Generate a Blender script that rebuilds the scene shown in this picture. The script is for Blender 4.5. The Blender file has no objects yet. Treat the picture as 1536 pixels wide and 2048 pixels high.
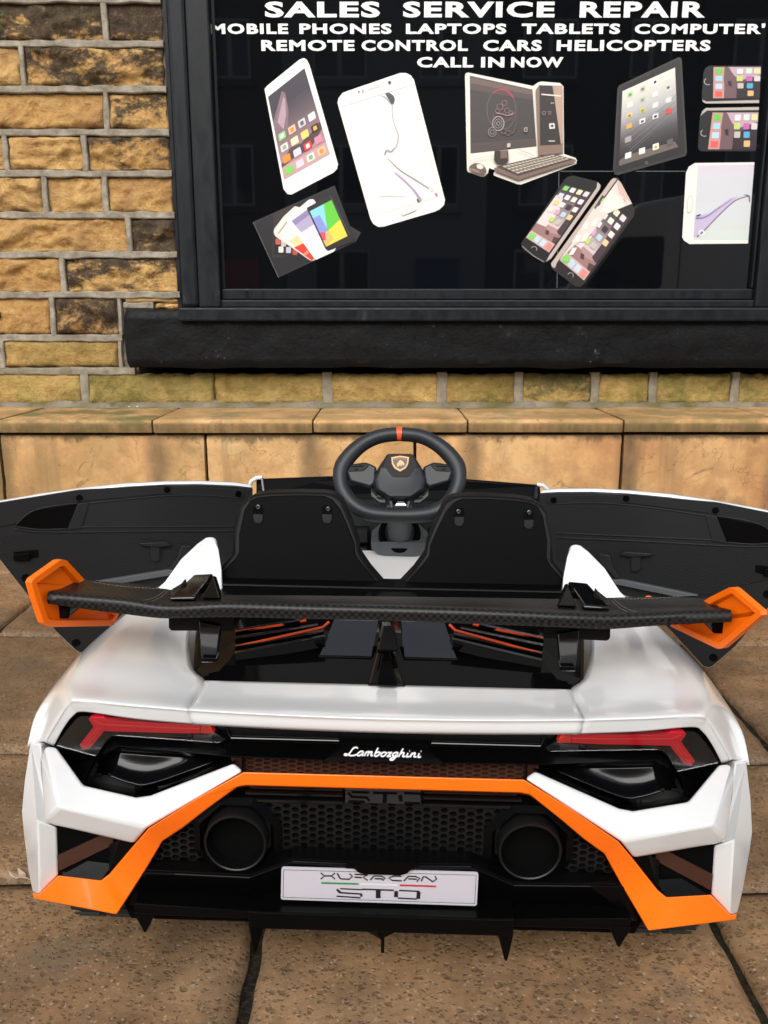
import bpy, bmesh, math, random
from mathutils import Vector, Matrix, noise
random.seed(7)
SC = bpy.context.scene
COL = SC.collection
R = math.radians

# ------------------------------------------------------------------ camera, sky, sun, exposure
F_PX, PITCH, CAM_H = 1680.0, math.atan(384 / 1680.0), 0.70
cam_data = bpy.data.cameras.new('camera')
cam = bpy.data.objects.new('camera', cam_data)
COL.objects.link(cam)
cam.location = (0, 0, CAM_H)
cam.rotation_euler = (math.pi / 2 - PITCH, 0, 0)
cam_data.sensor_fit = 'VERTICAL'
cam_data.sensor_height = 24.0
cam_data.lens = 24.0 * F_PX / 2048.0
cam_data.clip_start = 0.02
cam_data.clip_end = 600
cam_data.dof.use_dof = True
cam_data.dof.focus_distance = 1.15
cam_data.dof.aperture_fstop = cam_data.lens / 1000 / 0.0017
SC.camera = cam

world = bpy.data.worlds.new('World')
SC.world = world
world.use_nodes = True
wn = world.node_tree.nodes
wl = world.node_tree.links
bg = wn['Background']
sky = wn.new('ShaderNodeTexSky')
sky.sky_type = 'NISHITA'
sky.sun_disc = False
SUN_EL, SUN_AZ = 27.0, 190.0            # compass style: 180 = behind the camera
sky.sun_elevation = R(SUN_EL)
sky.sun_rotation = R(SUN_AZ)
sky.dust_density = 0.6
sky.air_density = 1.0
hsv = wn.new('ShaderNodeHueSaturation')  # cloud cover greys the blue
hsv.inputs['Saturation'].default_value = 0.34
wl.new(sky.outputs[0], hsv.inputs['Color'])
wl.new(hsv.outputs[0], bg.inputs['Color'])
bg.inputs['Strength'].default_value = 0.06

sun_data = bpy.data.lights.new('sun', 'SUN')
sun_data.energy = 1.5
sun_data.angle = R(64)
sun_data.color = (1.0, 0.965, 0.91)
sun = bpy.data.objects.new('sun', sun_data)
COL.objects.link(sun)
az = R(SUN_AZ)
sdir = Vector((math.sin(az) * math.cos(R(SUN_EL)), math.cos(az) * math.cos(R(SUN_EL)), math.sin(R(SUN_EL))))
sun.rotation_euler = sdir.to_track_quat('Z', 'Y').to_euler()
sun.location = sdir * 30

vs = SC.view_settings
vs.view_transform = 'Standard'
vs.look = 'None'
vs.exposure = 2.05
vs.gamma = 1.0
vs.use_curve_mapping = False
SC.cycles.max_bounces = 8
SC.cycles.use_denoising = True

# ------------------------------------------------------------------ measuring the photograph
# A photo point (full-size pixels) seen on a plane of known distance gives a point in metres.
cP, sP = math.cos(PITCH), math.sin(PITCH)
CAMP = Vector((0, 0, CAM_H))

def ray(u, v):
    a, b = (u - 768) / F_PX, (v - 1024) / F_PX
    return Vector((a, cP - b * sP, -sP - b * cP))

def W(u, v, Y):
    d = ray(u, v)
    return CAMP + d * (Y / d.y)

def WZ(u, v, Z):
    d = ray(u, v)
    return CAMP + d * ((Z - CAM_H) / d.z)

ROLL, YAW = R(0.839), R(1.459)
CAR_LOC = Vector((-0.00373, 0.80, 0))
CAR_R = Matrix.Rotation(-YAW, 3, 'Z') @ Matrix.Rotation(ROLL, 3, 'Y')
CAR_I = CAR_R.transposed()
C_O = CAR_I @ (CAMP - CAR_LOC)

def C(u, v, y):
    d = CAR_I @ ray(u, v)
    return C_O + d * ((y - C_O.y) / d.y)

def CZ(u, v, z):
    d = CAR_I @ ray(u, v)
    return C_O + d * ((z - C_O.z) / d.z)

def CP(u, v, p, n):
    d = CAR_I @ ray(u, v)
    return C_O + d * ((Vector(p) - C_O).dot(n) / d.dot(n))

# ------------------------------------------------------------------ colours and materials
def lin(c):
    return tuple(((x / 255) / 12.92 if x / 255 <= 0.04045 else ((x / 255 + 0.055) / 1.055) ** 2.4) for x in c)

_mats = {}

def mat(name, col, rough=0.5, metal=0.0, coat=0.0, spec=0.5, alpha=None):
    if name in _mats:
        return _mats[name]
    m = bpy.data.materials.new(name)
    m.use_nodes = True
    b = m.node_tree.nodes['Principled BSDF']
    b.inputs['Base Color'].default_value = (*col, 1)
    b.inputs['Roughness'].default_value = rough
    b.inputs['Metallic'].default_value = metal
    b.inputs['Coat Weight'].default_value = coat
    b.inputs['Coat Roughness'].default_value = 0.04
    b.inputs['Specular IOR Level'].default_value = spec
    _mats[name] = m
    return m

class NT:
    """small node-tree helper"""
    def __init__(s, m):
        s.m = m
        s.t = m.node_tree
        s.b = s.t.nodes['Principled BSDF']
    def n(s, typ, **kw):
        x = s.t.nodes.new(typ)
        for k, v in kw.items():
            setattr(x, k, v)
        return x
    def l(s, a, b):
        s.t.links.new(a, b)
    def pos(s, scale=(1, 1, 1)):
        g = s.n('ShaderNodeNewGeometry')
        mp = s.n('ShaderNodeMapping')
        mp.inputs['Scale'].default_value = scale
        s.l(g.outputs['Position'], mp.inputs['Vector'])
        return mp.outputs[0]
    def noise(s, vec, scale, detail=6, rough=0.6, dist=0.0):
        x = s.n('ShaderNodeTexNoise')
        x.inputs['Scale'].default_value = scale
        x.inputs['Detail'].default_value = detail
        x.inputs['Roughness'].default_value = rough
        x.inputs['Distortion'].default_value = dist
        s.l(vec, x.inputs['Vector'])
        return x.outputs['Fac']
    def ramp(s, fac, stops):
        r = s.n('ShaderNodeValToRGB')
        el = r.color_ramp.elements
        while len(el) < len(stops):
            el.new(0.5)
        for e, (p, c) in zip(el, stops):
            e.position = p
            e.color = (*c, 1) if len(c) == 3 else c
        s.l(fac, r.inputs[0])
        return r.outputs[0]
    def mix(s, fac, a, b, blend='MIX'):
        x = s.n('ShaderNodeMix', data_type='RGBA', blend_type=blend)
        for sock, val in ((x.inputs[0], fac), (x.inputs[6], a), (x.inputs[7], b)):
            if hasattr(val, 'links') or isinstance(val, bpy.types.NodeSocket):
                s.l(val, sock)
            elif isinstance(val, (int, float)):
                sock.default_value = val
            else:
                sock.default_value = (*val, 1)
        return x.outputs[2]
    def math(s, op, a, b=0.0, clamp=False):
        x = s.n('ShaderNodeMath', operation=op, use_clamp=clamp)
        for sock, val in ((x.inputs[0], a), (x.inputs[1], b)):
            if isinstance(val, bpy.types.NodeSocket):
                s.l(val, sock)
            else:
                sock.default_value = val
        return x.outputs[0]
    def attr(s, name):
        a = s.n('ShaderNodeAttribute', attribute_type='OBJECT', attribute_name=name)
        return a.outputs['Fac']
    def bump(s, h, strength, dist, prev=None):
        x = s.n('ShaderNodeBump')
        x.inputs['Strength'].default_value = strength
        x.inputs['Distance'].default_value = dist
        s.l(h, x.inputs['Height'])
        if prev is not None:
            s.l(prev, x.inputs['Normal'])
        s.l(x.outputs[0], s.b.inputs['Normal'])
        return x.outputs[0]

BW = ((0, 0, 0), (1, 1, 1))

def make_stone():
    m = mat('golden_sandstone', (.4, .26, .12), .9, spec=.25)
    k = NT(m)
    p = k.pos()
    big = k.noise(p, 7, 5, .6)
    mid = k.noise(p, 32, 8, .68)
    fine = k.noise(p, 170, 5, .65)
    rnd = k.n('ShaderNodeObjectInfo').outputs['Random']
    c1 = k.ramp(mid, [(.26, (.36, .195, .066)), (.5, (.65, .395, .142)), (.74, (.78, .545, .25))])
    c2 = k.ramp(rnd, [(0, (.78, .70, .62)), (.45, (1, 1, 1)), (1, (1.12, 1.08, 1.0))])
    c = k.mix(1.0, c1, c2, 'MULTIPLY')
    c = k.mix(k.ramp(big, [(.42, BW[0]), (.66, (.55, .55, .55))]), c, (.34, .175, .075))
    # bedding lines
    st = k.noise(k.pos((6, 6, 90)), 1.6, 4, .6)
    c = k.mix(k.math('MULTIPLY', k.ramp(st, [(.56, BW[0]), (.66, BW[1])]), .28), c, (.16, .09, .04))
    # soot left by old smoke, as much as the stone carries
    s1 = k.noise(k.pos((1, 1, 1.6)), 8, 12, .76, .25)
    soot = k.math('ADD', s1, k.math('MULTIPLY', k.math('SUBTRACT', k.attr('soot'), .5), .6))
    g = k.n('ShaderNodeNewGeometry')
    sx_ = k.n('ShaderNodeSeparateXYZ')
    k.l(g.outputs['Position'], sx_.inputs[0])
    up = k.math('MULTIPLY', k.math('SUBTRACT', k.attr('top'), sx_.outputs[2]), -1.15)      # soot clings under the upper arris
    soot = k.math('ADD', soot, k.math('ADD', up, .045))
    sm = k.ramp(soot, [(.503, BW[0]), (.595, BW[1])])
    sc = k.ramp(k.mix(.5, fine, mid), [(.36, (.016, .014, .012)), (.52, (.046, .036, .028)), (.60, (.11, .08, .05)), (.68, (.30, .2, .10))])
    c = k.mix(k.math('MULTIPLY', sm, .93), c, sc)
    mo = k.noise(p, 9, 6, .6)
    ms = k.math('MULTIPLY', k.ramp(mo, [(.34, (.45, .45, .45)), (.56, BW[1])]), k.attr('moss'))
    c = k.mix(k.math('MULTIPLY', ms, .92, clamp=True), c, k.ramp(k.noise(p, 13, 6, .65), [(.38, (.085, .095, .018)), (.5, (.22, .20, .05)), (.62, (.36, .29, .10))]))
    k.l(c, k.b.inputs['Base Color'])
    b1 = k.bump(mid, 1.0, .022)
    k.bump(fine, .6, .005, b1)
    return m

def make_mortar():
    m = mat('grey_mortar', (.33, .29, .235), .92, spec=.2)
    k = NT(m)
    p = k.pos()
    n1 = k.noise(p, 24, 7, .65)
    n2 = k.noise(p, 160, 4, .6)
    c = k.ramp(n1, [(.3, (.15, .125, .093)), (.5, (.265, .228, .176)), (.7, (.39, .345, .275))])
    c = k.mix(k.math('MULTIPLY', k.ramp(k.noise(p, 12, 5), [(.4, BW[0]), (.62, BW[1])]), k.math('MULTIPLY', k.attr('moss'), .8)), c, (.13, .115, .045))
    k.l(c, k.b.inputs['Base Color'])
    k.bump(n2, .6, .004, k.bump(n1, .7, .010))
    return m

def wx_led(u):
    return W(u, 870, 2.52).x

def make_slab():
    """smooth sandstone of the ledge, stained"""
    m = mat('ledge_sandstone', (.4, .25, .12), .85, spec=.3)
    k = NT(m)
    p = k.pos()
    big = k.noise(p, 3.2, 6, .62, .5)
    mid = k.noise(p, 14, 8, .66)
    fine = k.noise(p, 150, 5, .62)
    rnd = k.n('ShaderNodeObjectInfo').outputs['Random']
    c = k.ramp(big, [(.3, (.48, .25, .105)), (.5, (.64, .39, .175)), (.7, (.70, .48, .24))])
    c = k.mix(k.ramp(mid, [(.36, (.5, .5, .5)), (.56, BW[0])]), c, (.34, .18, .08))
    c = k.mix(k.ramp(k.noise(p, 5.5, 5, .6, .8), [(.58, BW[0]), (.70, (.45, .45, .45))]), c, (.20, .13, .07))
    c = k.mix(1.0, c, k.ramp(rnd, [(0, (.92, .86, .82)), (1, (1.06, 1.03, 1.0))]), 'MULTIPLY')
    # long runs of damp dirt below the joints
    st = k.noise(k.pos((7.5, 7.5, .55)), 1.0, 6, .6)
    dk = k.math('MULTIPLY', k.ramp(st, [(.56, BW[0]), (.70, BW[1])]), k.ramp(mid, [(.3, (.35, .35, .35)), (.6, BW[1])]))
    c = k.mix(k.math('MULTIPLY', dk, .75), c, (.085, .066, .042))
    mo = k.ramp(k.noise(p, 8, 6, .6), [(.38, BW[0]), (.56, BW[1])])
    c = k.mix(k.math('MULTIPLY', mo, k.math('MULTIPLY', k.attr('moss'), 1.0), clamp=True), c, (.17, .145, .05))
    g = k.n('ShaderNodeNewGeometry')
    sx_ = k.n('ShaderNodeSeparateXYZ')
    k.l(g.outputs['Position'], sx_.inputs[0])
    X, Z = sx_.outputs[0], sx_.outputs[2]
    # black damp line below the coping and runs below its joints
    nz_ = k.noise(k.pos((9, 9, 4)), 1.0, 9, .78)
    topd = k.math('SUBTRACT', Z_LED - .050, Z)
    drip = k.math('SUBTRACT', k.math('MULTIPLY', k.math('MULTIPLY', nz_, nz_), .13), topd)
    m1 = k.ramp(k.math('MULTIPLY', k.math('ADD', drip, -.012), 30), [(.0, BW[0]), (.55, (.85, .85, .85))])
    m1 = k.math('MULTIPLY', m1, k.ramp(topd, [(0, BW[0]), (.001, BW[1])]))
    runs = None
    for ju in (-8, 312, 622, 945, 1262, 1562):
        xj = wx_led(ju)
        dx = k.math('ABSOLUTE', k.math('SUBTRACT', k.math('ADD', X, k.math('MULTIPLY', k.math('SUBTRACT', mid, .5), .05)), xj))
        rj = k.ramp(dx, [(.010, (.8, .8, .8)), (.050, BW[0])])
        runs = rj if runs is None else k.math('MAXIMUM', runs, rj)
    runs = k.math('MULTIPLY', runs, k.ramp(mid, [(.3, (.55, .55, .55)), (.55, BW[1])]))
    runs = k.math('MULTIPLY', runs, k.ramp(topd, [(0, BW[0]), (.001, BW[1])]))
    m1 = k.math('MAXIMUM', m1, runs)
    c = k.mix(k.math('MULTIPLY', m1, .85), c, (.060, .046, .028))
    # algae and grime on the edge of the coping
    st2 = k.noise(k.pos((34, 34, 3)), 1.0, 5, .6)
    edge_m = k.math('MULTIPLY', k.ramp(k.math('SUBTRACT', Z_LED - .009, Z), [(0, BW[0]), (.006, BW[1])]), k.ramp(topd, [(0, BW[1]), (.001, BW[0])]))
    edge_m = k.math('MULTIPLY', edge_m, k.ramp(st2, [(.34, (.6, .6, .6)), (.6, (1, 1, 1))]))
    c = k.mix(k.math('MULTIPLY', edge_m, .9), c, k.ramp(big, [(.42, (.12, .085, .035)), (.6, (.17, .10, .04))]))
    # hairline cracks
    w = k.noise(p, 5.0, 4, .55, 1.2)
    cr = k.math('ABSOLUTE', k.math('SUBTRACT', w, .5))
    c = k.mix(k.ramp(cr, [(0, (.55, .55, .55)), (.006, BW[0])]), c, (.13, .07, .035))
    c = k.mix(k.math('MULTIPLY', k.ramp(fine, [(.62, BW[0]), (.7, BW[1])]), .4), c, (.1, .07, .045))
    k.l(c, k.b.inputs['Base Color'])
    k.bump(fine, .35, .003, k.bump(mid, .5, .008))
    return m

def make_flag():
    m = mat('paving_stone', (.2, .13, .08), .72, spec=.4)
    k = NT(m)
    p = k.pos()
    big = k.noise(p, 2.6, 6, .6, .4)
    mid = k.noise(k.pos((1, 1.6, 1)), 8, 8, .66, .2)
    fine = k.noise(p, 70, 12, .82)
    rnd = k.n('ShaderNodeObjectInfo').outputs['Random']
    def pits(scale, size, share, jit):
        v = k.n('ShaderNodeTexVoronoi')
        v.inputs['Scale'].default_value = scale
        vec = k.n('ShaderNodeVectorMath', operation='ADD')
        k.l(p, vec.inputs[0])
        nz = k.n('ShaderNodeTexNoise')
        nz.inputs['Scale'].default_value = scale * 1.6
        k.l(p, nz.inputs['Vector'])
        sc = k.n('ShaderNodeVectorMath', operation='SCALE')
        sc.inputs['Scale'].default_value = jit / scale
        k.l(nz.outputs['Color'], sc.inputs[0])
        k.l(sc.outputs[0], vec.inputs[1])
        k.l(vec.outputs[0], v.inputs['Vector'])
        sep = k.n('ShaderNodeSeparateColor')
        k.l(v.outputs['Color'], sep.inputs[0])
        d = k.math('SUBTRACT', v.outputs['Distance'], k.math('MULTIPLY', sep.outputs[1], size * .6))
        on = k.ramp(sep.outputs[0], [(share, BW[1]), (share + .01, BW[0])])
        return k.math('MULTIPLY', k.ramp(d, [(size * .25, BW[1]), (size, BW[0])]), on)
    d1 = pits(95, .36, .30, 1.0)
    d2 = pits(210, .42, .36, 1.0)
    lg = pits(260, .40, .10, .8)
    c = k.ramp(big, [(.3, (.195, .114, .058)), (.5, (.29, .175, .088)), (.7, (.385, .237, .122))])
    c = k.mix(k.ramp(mid, [(.34, (.6, .6, .6)), (.58, BW[0])]), c, (.125, .082, .047))
    c = k.mix(k.ramp(mid, [(.56, BW[0]), (.74, (.45, .45, .45))]), c, (.36, .245, .15))
    c = k.mix(1.0, c, k.ramp(rnd, [(0, (.84, .83, .82)), (1, (1.14, 1.09, 1.05))]), 'MULTIPLY')
    c = k.mix(1.0, c, k.ramp(fine, [(.3, (.62, .60, .57)), (.5, (1, 1, 1)), (.7, (1.34, 1.33, 1.30))]), 'MULTIPLY')
    c = k.mix(k.math('MULTIPLY', d1, .42), c, (.045, .030, .018))
    c = k.mix(k.math('MULTIPLY', d2, .45), c, (.05, .034, .021))
    c = k.mix(k.math('MULTIPLY', lg, .6), c, (.50, .38, .26))
    gr = k.ramp(k.noise(p, 4.5, 6, .65), [(.56, BW[0]), (.64, (.5, .5, .5))])
    c = k.mix(gr, c, (.12, .10, .07))
    wet = k.ramp(k.noise(p, 2.3, 6, .62, .6), [(.46, BW[0]), (.60, (.5, .5, .5))])
    c = k.mix(wet, c, (.085, .060, .038))
    k.l(c, k.b.inputs['Base Color'])
    k.l(k.ramp(mid, [(.3, (.42, .42, .42)), (.7, (.72, .72, .72))]), k.b.inputs['Roughness'])
    b1 = k.bump(mid, .35, .006)
    b2 = k.bump(fine, .35, .004, b1)
    k.bump(k.math('MULTIPLY', k.math('MAXIMUM', d1, d2), -1.0), .6, .002, b2)
    return m

def make_dirt():
    m = mat('joint_dirt', (.035, .028, .018), .95, spec=.2)
    k = NT(m)
    p = k.pos()
    n1 = k.noise(p, 130, 5, .7)
    c = k.ramp(n1, [(.35, (.009, .0075, .005)), (.55, (.032, .025, .016)), (.75, (.10, .08, .05))])
    c = k.mix(k.ramp(k.noise(p, 6, 5), [(.5, BW[0]), (.65, (.6, .6, .6))]), c, (.035, .04, .014))
    k.l(c, k.b.inputs['Base Color'])
    k.bump(n1, 1, .01)
    return m

def make_black_paint():
    m = mat('old_black_paint', (.012, .012, .013), .42, spec=.16)
    k = NT(m)
    p = k.pos()
    n1 = k.noise(p, 9, 8, .7, .15)
    n2 = k.noise(p, 60, 6, .65)
    c = k.ramp(n1, [(.40, (.0028, .0028, .003)), (.66, (.005, .005, .0058)), (.80, (.03, .031, .032))])
    c = k.mix(k.ramp(k.math('MULTIPLY', n1, n2), [(.36, BW[0]), (.44, (.5, .5, .5))]), c, (.16, .16, .155))
    k.l(c, k.b.inputs['Base Color'])
    k.l(k.ramp(n2, [(.3, (.36, .36, .36)), (.7, (.66, .66, .66))]), k.b.inputs['Roughness'])
    k.bump(n2, .5, .004, k.bump(n1, .35, .012))
    return m

def make_frame_paint():
    m = mat('slate_frame_paint', (.022, .026, .031), .40, spec=.24)
    k = NT(m)
    p = k.pos((1, 1, .35))
    n1 = k.noise(p, 26, 8, .72, .4)
    c = k.ramp(n1, [(.46, (.0055, .0068, .0085)), (.64, (.009, .0105, .0125)), (.80, (.075, .08, .08))])
    k.l(c, k.b.inputs['Base Color'])
    k.l(k.ramp(n1, [(.3, (.3, .3, .3)), (.7, (.6, .6, .6))]), k.b.inputs['Roughness'])
    k.bump(n1, .25, .003)
    return m

def make_carbon(name, scale, base=(.0035, .0035, .0036), hi=(.017, .0165, .016), rough=.34, coat=0):
    m = mat(name, base, rough, coat=coat, spec=.3)
    k = NT(m)
    tc = k.n('ShaderNodeTexCoord')
    mp = k.n('ShaderNodeMapping')
    mp.inputs['Scale'].default_value = scale
    mp.inputs['Rotation'].default_value = (0, 0, 0)
    k.l(tc.outputs['Object'], mp.inputs['Vector'])
    ch = k.n('ShaderNodeTexChecker')
    ch.inputs['Scale'].default_value = 1.0
    k.l(mp.outputs[0], ch.inputs['Vector'])
    k.l(k.mix(ch.outputs['Fac'], base, hi), k.b.inputs['Base Color'])
    k.bump(ch.outputs['Fac'], .55, .0012)
    return m

def make_white():
    m = mat('white_gloss_plastic', (.67, .67, .665), .2, coat=1.0)
    k = NT(m)
    p = k.pos()
    n = k.noise(p, 14, 3, .5)
    k.l(k.ramp(n, [(.3, (.13, .13, .13)), (.7, (.2, .2, .2))]), k.b.inputs['Roughness'])
    k.bump(k.noise(p, 420, 2, .5), .03, .001)
    k.b.inputs['Coat Roughness'].default_value = .11
    return m

Z_LED = 0.412
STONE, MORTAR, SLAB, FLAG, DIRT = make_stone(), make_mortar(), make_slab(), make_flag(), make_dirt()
BLACKPAINT, FRAMEPAINT = make_black_paint(), make_frame_paint()
WHITE = make_white()
CARBON = make_carbon('carbon_weave', (240, 240, 240))
DOORCARBON = make_carbon('door_weave', (300, 300, 300), (.008, .0083, .009), (.013, .0134, .0145), .45, 0)
ORANGE = mat('orange_plastic', lin((255, 112, 8)), .22, coat=.35)
ORANGE2 = mat('orange_red_stripe', lin((240, 84, 34)), .35)
GLOSS = mat('black_gloss_plastic', (.003, .003, .0034), .05, spec=.5, coat=.15)
SATIN = mat('black_satin_plastic', (.0017, .0017, .0019), .28, spec=.10)
MATTE = mat('black_matte_plastic', (.0036, .0037, .0042), .42, spec=.16)
RUBBERY = mat('charcoal_grip_plastic', (.016, .018, .022), .45, spec=.4)
GREYPL = mat('dark_grey_plastic', (.075, .082, .09), .5)
COVERGLASS = mat('cover_glass_black', (.004, .0042, .005), .05, spec=1.0, coat=.3)
SEATB = mat('seat_back_plastic', (.0016, .0016, .0018), .42, spec=.04)
BROWNPL = mat('brown_plastic', lin((62, 34, 22)), .5)
GRILLE = mat('grille_plastic', (.0055, .0055, .006), .34, spec=.32)
BANDM = mat('band_plastic', (.02, .02, .0205), .4, spec=.45)
GLOSSB = mat('black_gloss_cover', (.0024, .0024, .0028), .06, spec=.12)
SCOOPM = mat('black_scoop', (.0035, .0035, .004), .16, spec=.35)
DOORBLACK = mat('door_black_plastic', (.0115, .012, .013), .42, spec=.35)
DEEP = mat('deep_black', (.002, .002, .002), .8, spec=.05)
SCREWM = mat('screw_steel', (.12, .12, .125), .3, metal=1.0)
GOLD = mat('badge_gold', lin((226, 160, 84)), .35)
BADGEBLUE = mat('badge_navy', lin((30, 32, 46)), .35)
RED = mat('red_light_bar', (.97, .006, .034), .35)
REDOR = mat('orange_red_light_bar', (.97, .05, .03), .35)
TYRE = mat('tyre_black', (.012, .012, .012), .75)
SILVERPLATE = mat('plate_silver', lin((196, 192, 200)), .38)
PRINTBLACK = mat('print_black', (.01, .01, .012), .4)
PRINTWHITE = mat('print_white', (.82, .82, .80), .4)

def make_lens():
    m = bpy.data.materials.new('smoked_lens')
    m.use_nodes = True
    t = m.node_tree
    t.nodes.clear()
    out = t.nodes.new('ShaderNodeOutputMaterial')
    tr = t.nodes.new('ShaderNodeBsdfTransparent')
    tr.inputs[0].default_value = (.94, .94, .95, 1)
    gl = t.nodes.new('ShaderNodeBsdfGlossy')
    gl.inputs['Roughness'].default_value = .06
    fr = t.nodes.new('ShaderNodeFresnel')
    fr.inputs[0].default_value = 1.5
    mx = t.nodes.new('ShaderNodeMixShader')
    t.links.new(fr.outputs[0], mx.inputs[0])
    t.links.new(tr.outputs[0], mx.inputs[1])
    t.links.new(gl.outputs[0], mx.inputs[2])
    t.links.new(mx.outputs[0], out.inputs[0])
    return m
LENS = make_lens()

def colm(c, rough=.38):
    """flat print colour, sRGB triple"""
    return mat('print_%d_%d_%d' % tuple(c), tuple(x * .80 for x in lin(c)), rough)

# ------------------------------------------------------------------ mesh helpers
def link(o, parent=None):
    COL.objects.link(o)
    if parent is not None:
        o.parent = parent
    return o

def tag(o, label=None, cat=None, group=None, kind=None):
    if label: o['label'] = label
    if cat: o['category'] = cat
    if group: o['group'] = group
    if kind: o['kind'] = kind
    return o

def empty(name, loc=(0, 0, 0), rot=(0, 0, 0), parent=None):
    o = bpy.data.objects.new(name, None)
    o.empty_display_size = .1
    o.location = loc
    o.rotation_euler = rot
    return link(o, parent)

def add_bevel(o, w, seg=2, angle=30):
    md = o.modifiers.new('bevel', 'BEVEL')
    md.width = w
    md.segments = seg
    md.limit_method = 'ANGLE'
    md.angle_limit = R(angle)
    md.harden_normals = False
    return o

def mesh(name, verts, faces, mats, parent=None, smooth=False, bevel=0, seg=2, fm=None, sub=0):
    me = bpy.data.meshes.new(name)
    me.from_pydata([tuple(v) for v in verts], [], faces)
    mats = mats if isinstance(mats, (list, tuple)) else [mats]
    for m in mats:
        me.materials.append(m)
    if fm:
        for p, i in zip(me.polygons, fm):
            p.material_index = i
    bm = bmesh.new()
    bm.from_mesh(me)
    bmesh.ops.recalc_face_normals(bm, faces=bm.faces)
    bm.to_mesh(me)
    bm.free()
    if smooth:
        for p in me.polygons:
            p.use_smooth = True
        if smooth != 'all':
            try:
                me.set_sharp_from_angle(angle=R(38))
            except Exception:
                pass
    o = link(bpy.data.objects.new(name, me), parent)
    if sub:
        md = o.modifiers.new('subd', 'SUBSURF')
        md.levels = md.render_levels = sub
    if bevel:
        add_bevel(o, bevel, seg)
    return o

class MB:
    """collects simple solids into one mesh"""
    def __init__(s):
        s.v, s.f, s.fm, s.mats = [], [], [], []
    def mi(s, m):
        if m not in s.mats:
            s.mats.append(m)
        return s.mats.index(m)
    def add(s, vs, fs, m):
        k = len(s.v)
        i = s.mi(m)
        s.v += [Vector(x) for x in vs]
        for f in fs:
            s.f.append([k + a for a in f])
            s.fm.append(i)
        return s
    def prism(s, pts, ext, m):
        n = len(pts)
        ext = Vector(ext)
        vs = [Vector(p) for p in pts] + [Vector(p) + ext for p in pts]
        fs = [list(range(n)), list(range(2 * n - 1, n - 1, -1))]
        fs += [[i, n + i, n + (i + 1) % n, (i + 1) % n] for i in range(n)]
        return s.add(vs, fs, m)
    def box(s, a, b, m):
        (x0, y0, z0), (x1, y1, z1) = a, b
        return s.prism([(x0, y0, z0), (x1, y0, z0), (x1, y0, z1), (x0, y0, z1)], (0, y1 - y0, 0), m)
    def tube(s, pts, r, m, n=8, closed=False, cap=True):
        pts = [Vector(p) for p in pts]
        k = len(pts)
        vs, fs = [], []
        up = Vector((0, 0, 1))
        for i, p in enumerate(pts):
            if closed:
                t = pts[(i + 1) % k] - pts[i - 1]
            else:
                t = pts[min(i + 1, k - 1)] - pts[max(i - 1, 0)]
            t.normalize()
            a = t.cross(up)
            if a.length < .05:
                a = t.cross(Vector((0, 1, 0)))
            a.normalize()
            b = a.cross(t)
            rr = r[i] if isinstance(r, (list, tuple)) else r
            for j in range(n):
                th = 2 * math.pi * j / n
                vs.append(p + (a * math.cos(th) + b * math.sin(th)) * rr)
        m_ = k if closed else k - 1
        for i in range(m_):
            for j in range(n):
                i2 = (i + 1) % k
                fs.append([i * n + j, i * n + (j + 1) % n, i2 * n + (j + 1) % n, i2 * n + j])
        if cap and not closed:
            fs.append(list(range(n - 1, -1, -1)))
            fs.append([(k - 1) * n + j for j in range(n)])
        return s.add(vs, fs, m)
    def lathe(s, c, axis, prof, m, n=32):
        """prof: list of (distance along axis, radius)"""
        c = Vector(c)
        axis = Vector(axis).normalized()
        a = axis.cross(Vector((0, 0, 1)))
        if a.length < .05:
            a = axis.cross(Vector((1, 0, 0)))
        a.normalize()
        b = axis.cross(a)
        vs, fs = [], []
        for (h, r) in prof:
            for j in range(n):
                th = 2 * math.pi * j / n
                vs.append(c + axis * h + (a * math.cos(th) + b * math.sin(th)) * r)
        for i in range(len(prof) - 1):
            for j in range(n):
                fs.append([i * n + j, i * n + (j + 1) % n, (i + 1) * n + (j + 1) % n, (i + 1) * n + j])
        return s.add(vs, fs, m)
    def build(s, name, parent=None, smooth=False, bevel=0, seg=2, mirror=False):
        vs = [Vector((-v.x, v.y, v.z)) for v in s.v] if mirror else s.v
        return mesh(name, vs, s.f, s.mats, parent, smooth, bevel, seg, s.fm)

def both(mb, name, parent, **kw):
    a = mb.build(name, parent, **kw)
    b = mb.build(name, parent, mirror=True, **kw)
    return a, b

def rnd_poly(pts, r, n=4):
    """2-D polygon with rounded corners (r scalar or list)"""
    out = []
    k = len(pts)
    for i in range(k):
        p, a, b = Vector(pts[i]), Vector(pts[i - 1]), Vector(pts[(i + 1) % k])
        rr = r[i] if isinstance(r, (list, tuple)) else r
        if rr <= 0:
            out.append(tuple(p))
            continue
        da, db = (a - p), (b - p)
        ra = min(rr, da.length * .49)
        rb = min(rr, db.length * .49)
        s, e = p + da.normalized() * ra, p + db.normalized() * rb
        for j in range(n + 1):
            t = j / n
            out.append(tuple(s * (1 - t) ** 2 + p * 2 * t * (1 - t) + e * t * t))
    return out

def catmull(pts, n=6, closed=False):
    pts = [Vector(p) for p in pts]
    k = len(pts)
    out = []
    for i in range(k if closed else k - 1):
        if closed:
            p0, p1, p2, p3 = pts[i - 1], pts[i], pts[(i + 1) % k], pts[(i + 2) % k]
        else:
            p0, p1, p2, p3 = pts[max(i - 1, 0)], pts[i], pts[i + 1], pts[min(i + 2, k - 1)]
        for j in range(n):
            t = j / n
            out.append(.5 * ((2 * p1) + (p2 - p0) * t + (2 * p0 - 5 * p1 + 4 * p2 - p3) * t * t + (3 * p1 - p0 - 3 * p2 + p3) * t ** 3))
    if not closed:
        out.append(pts[-1])
    return out

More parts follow.
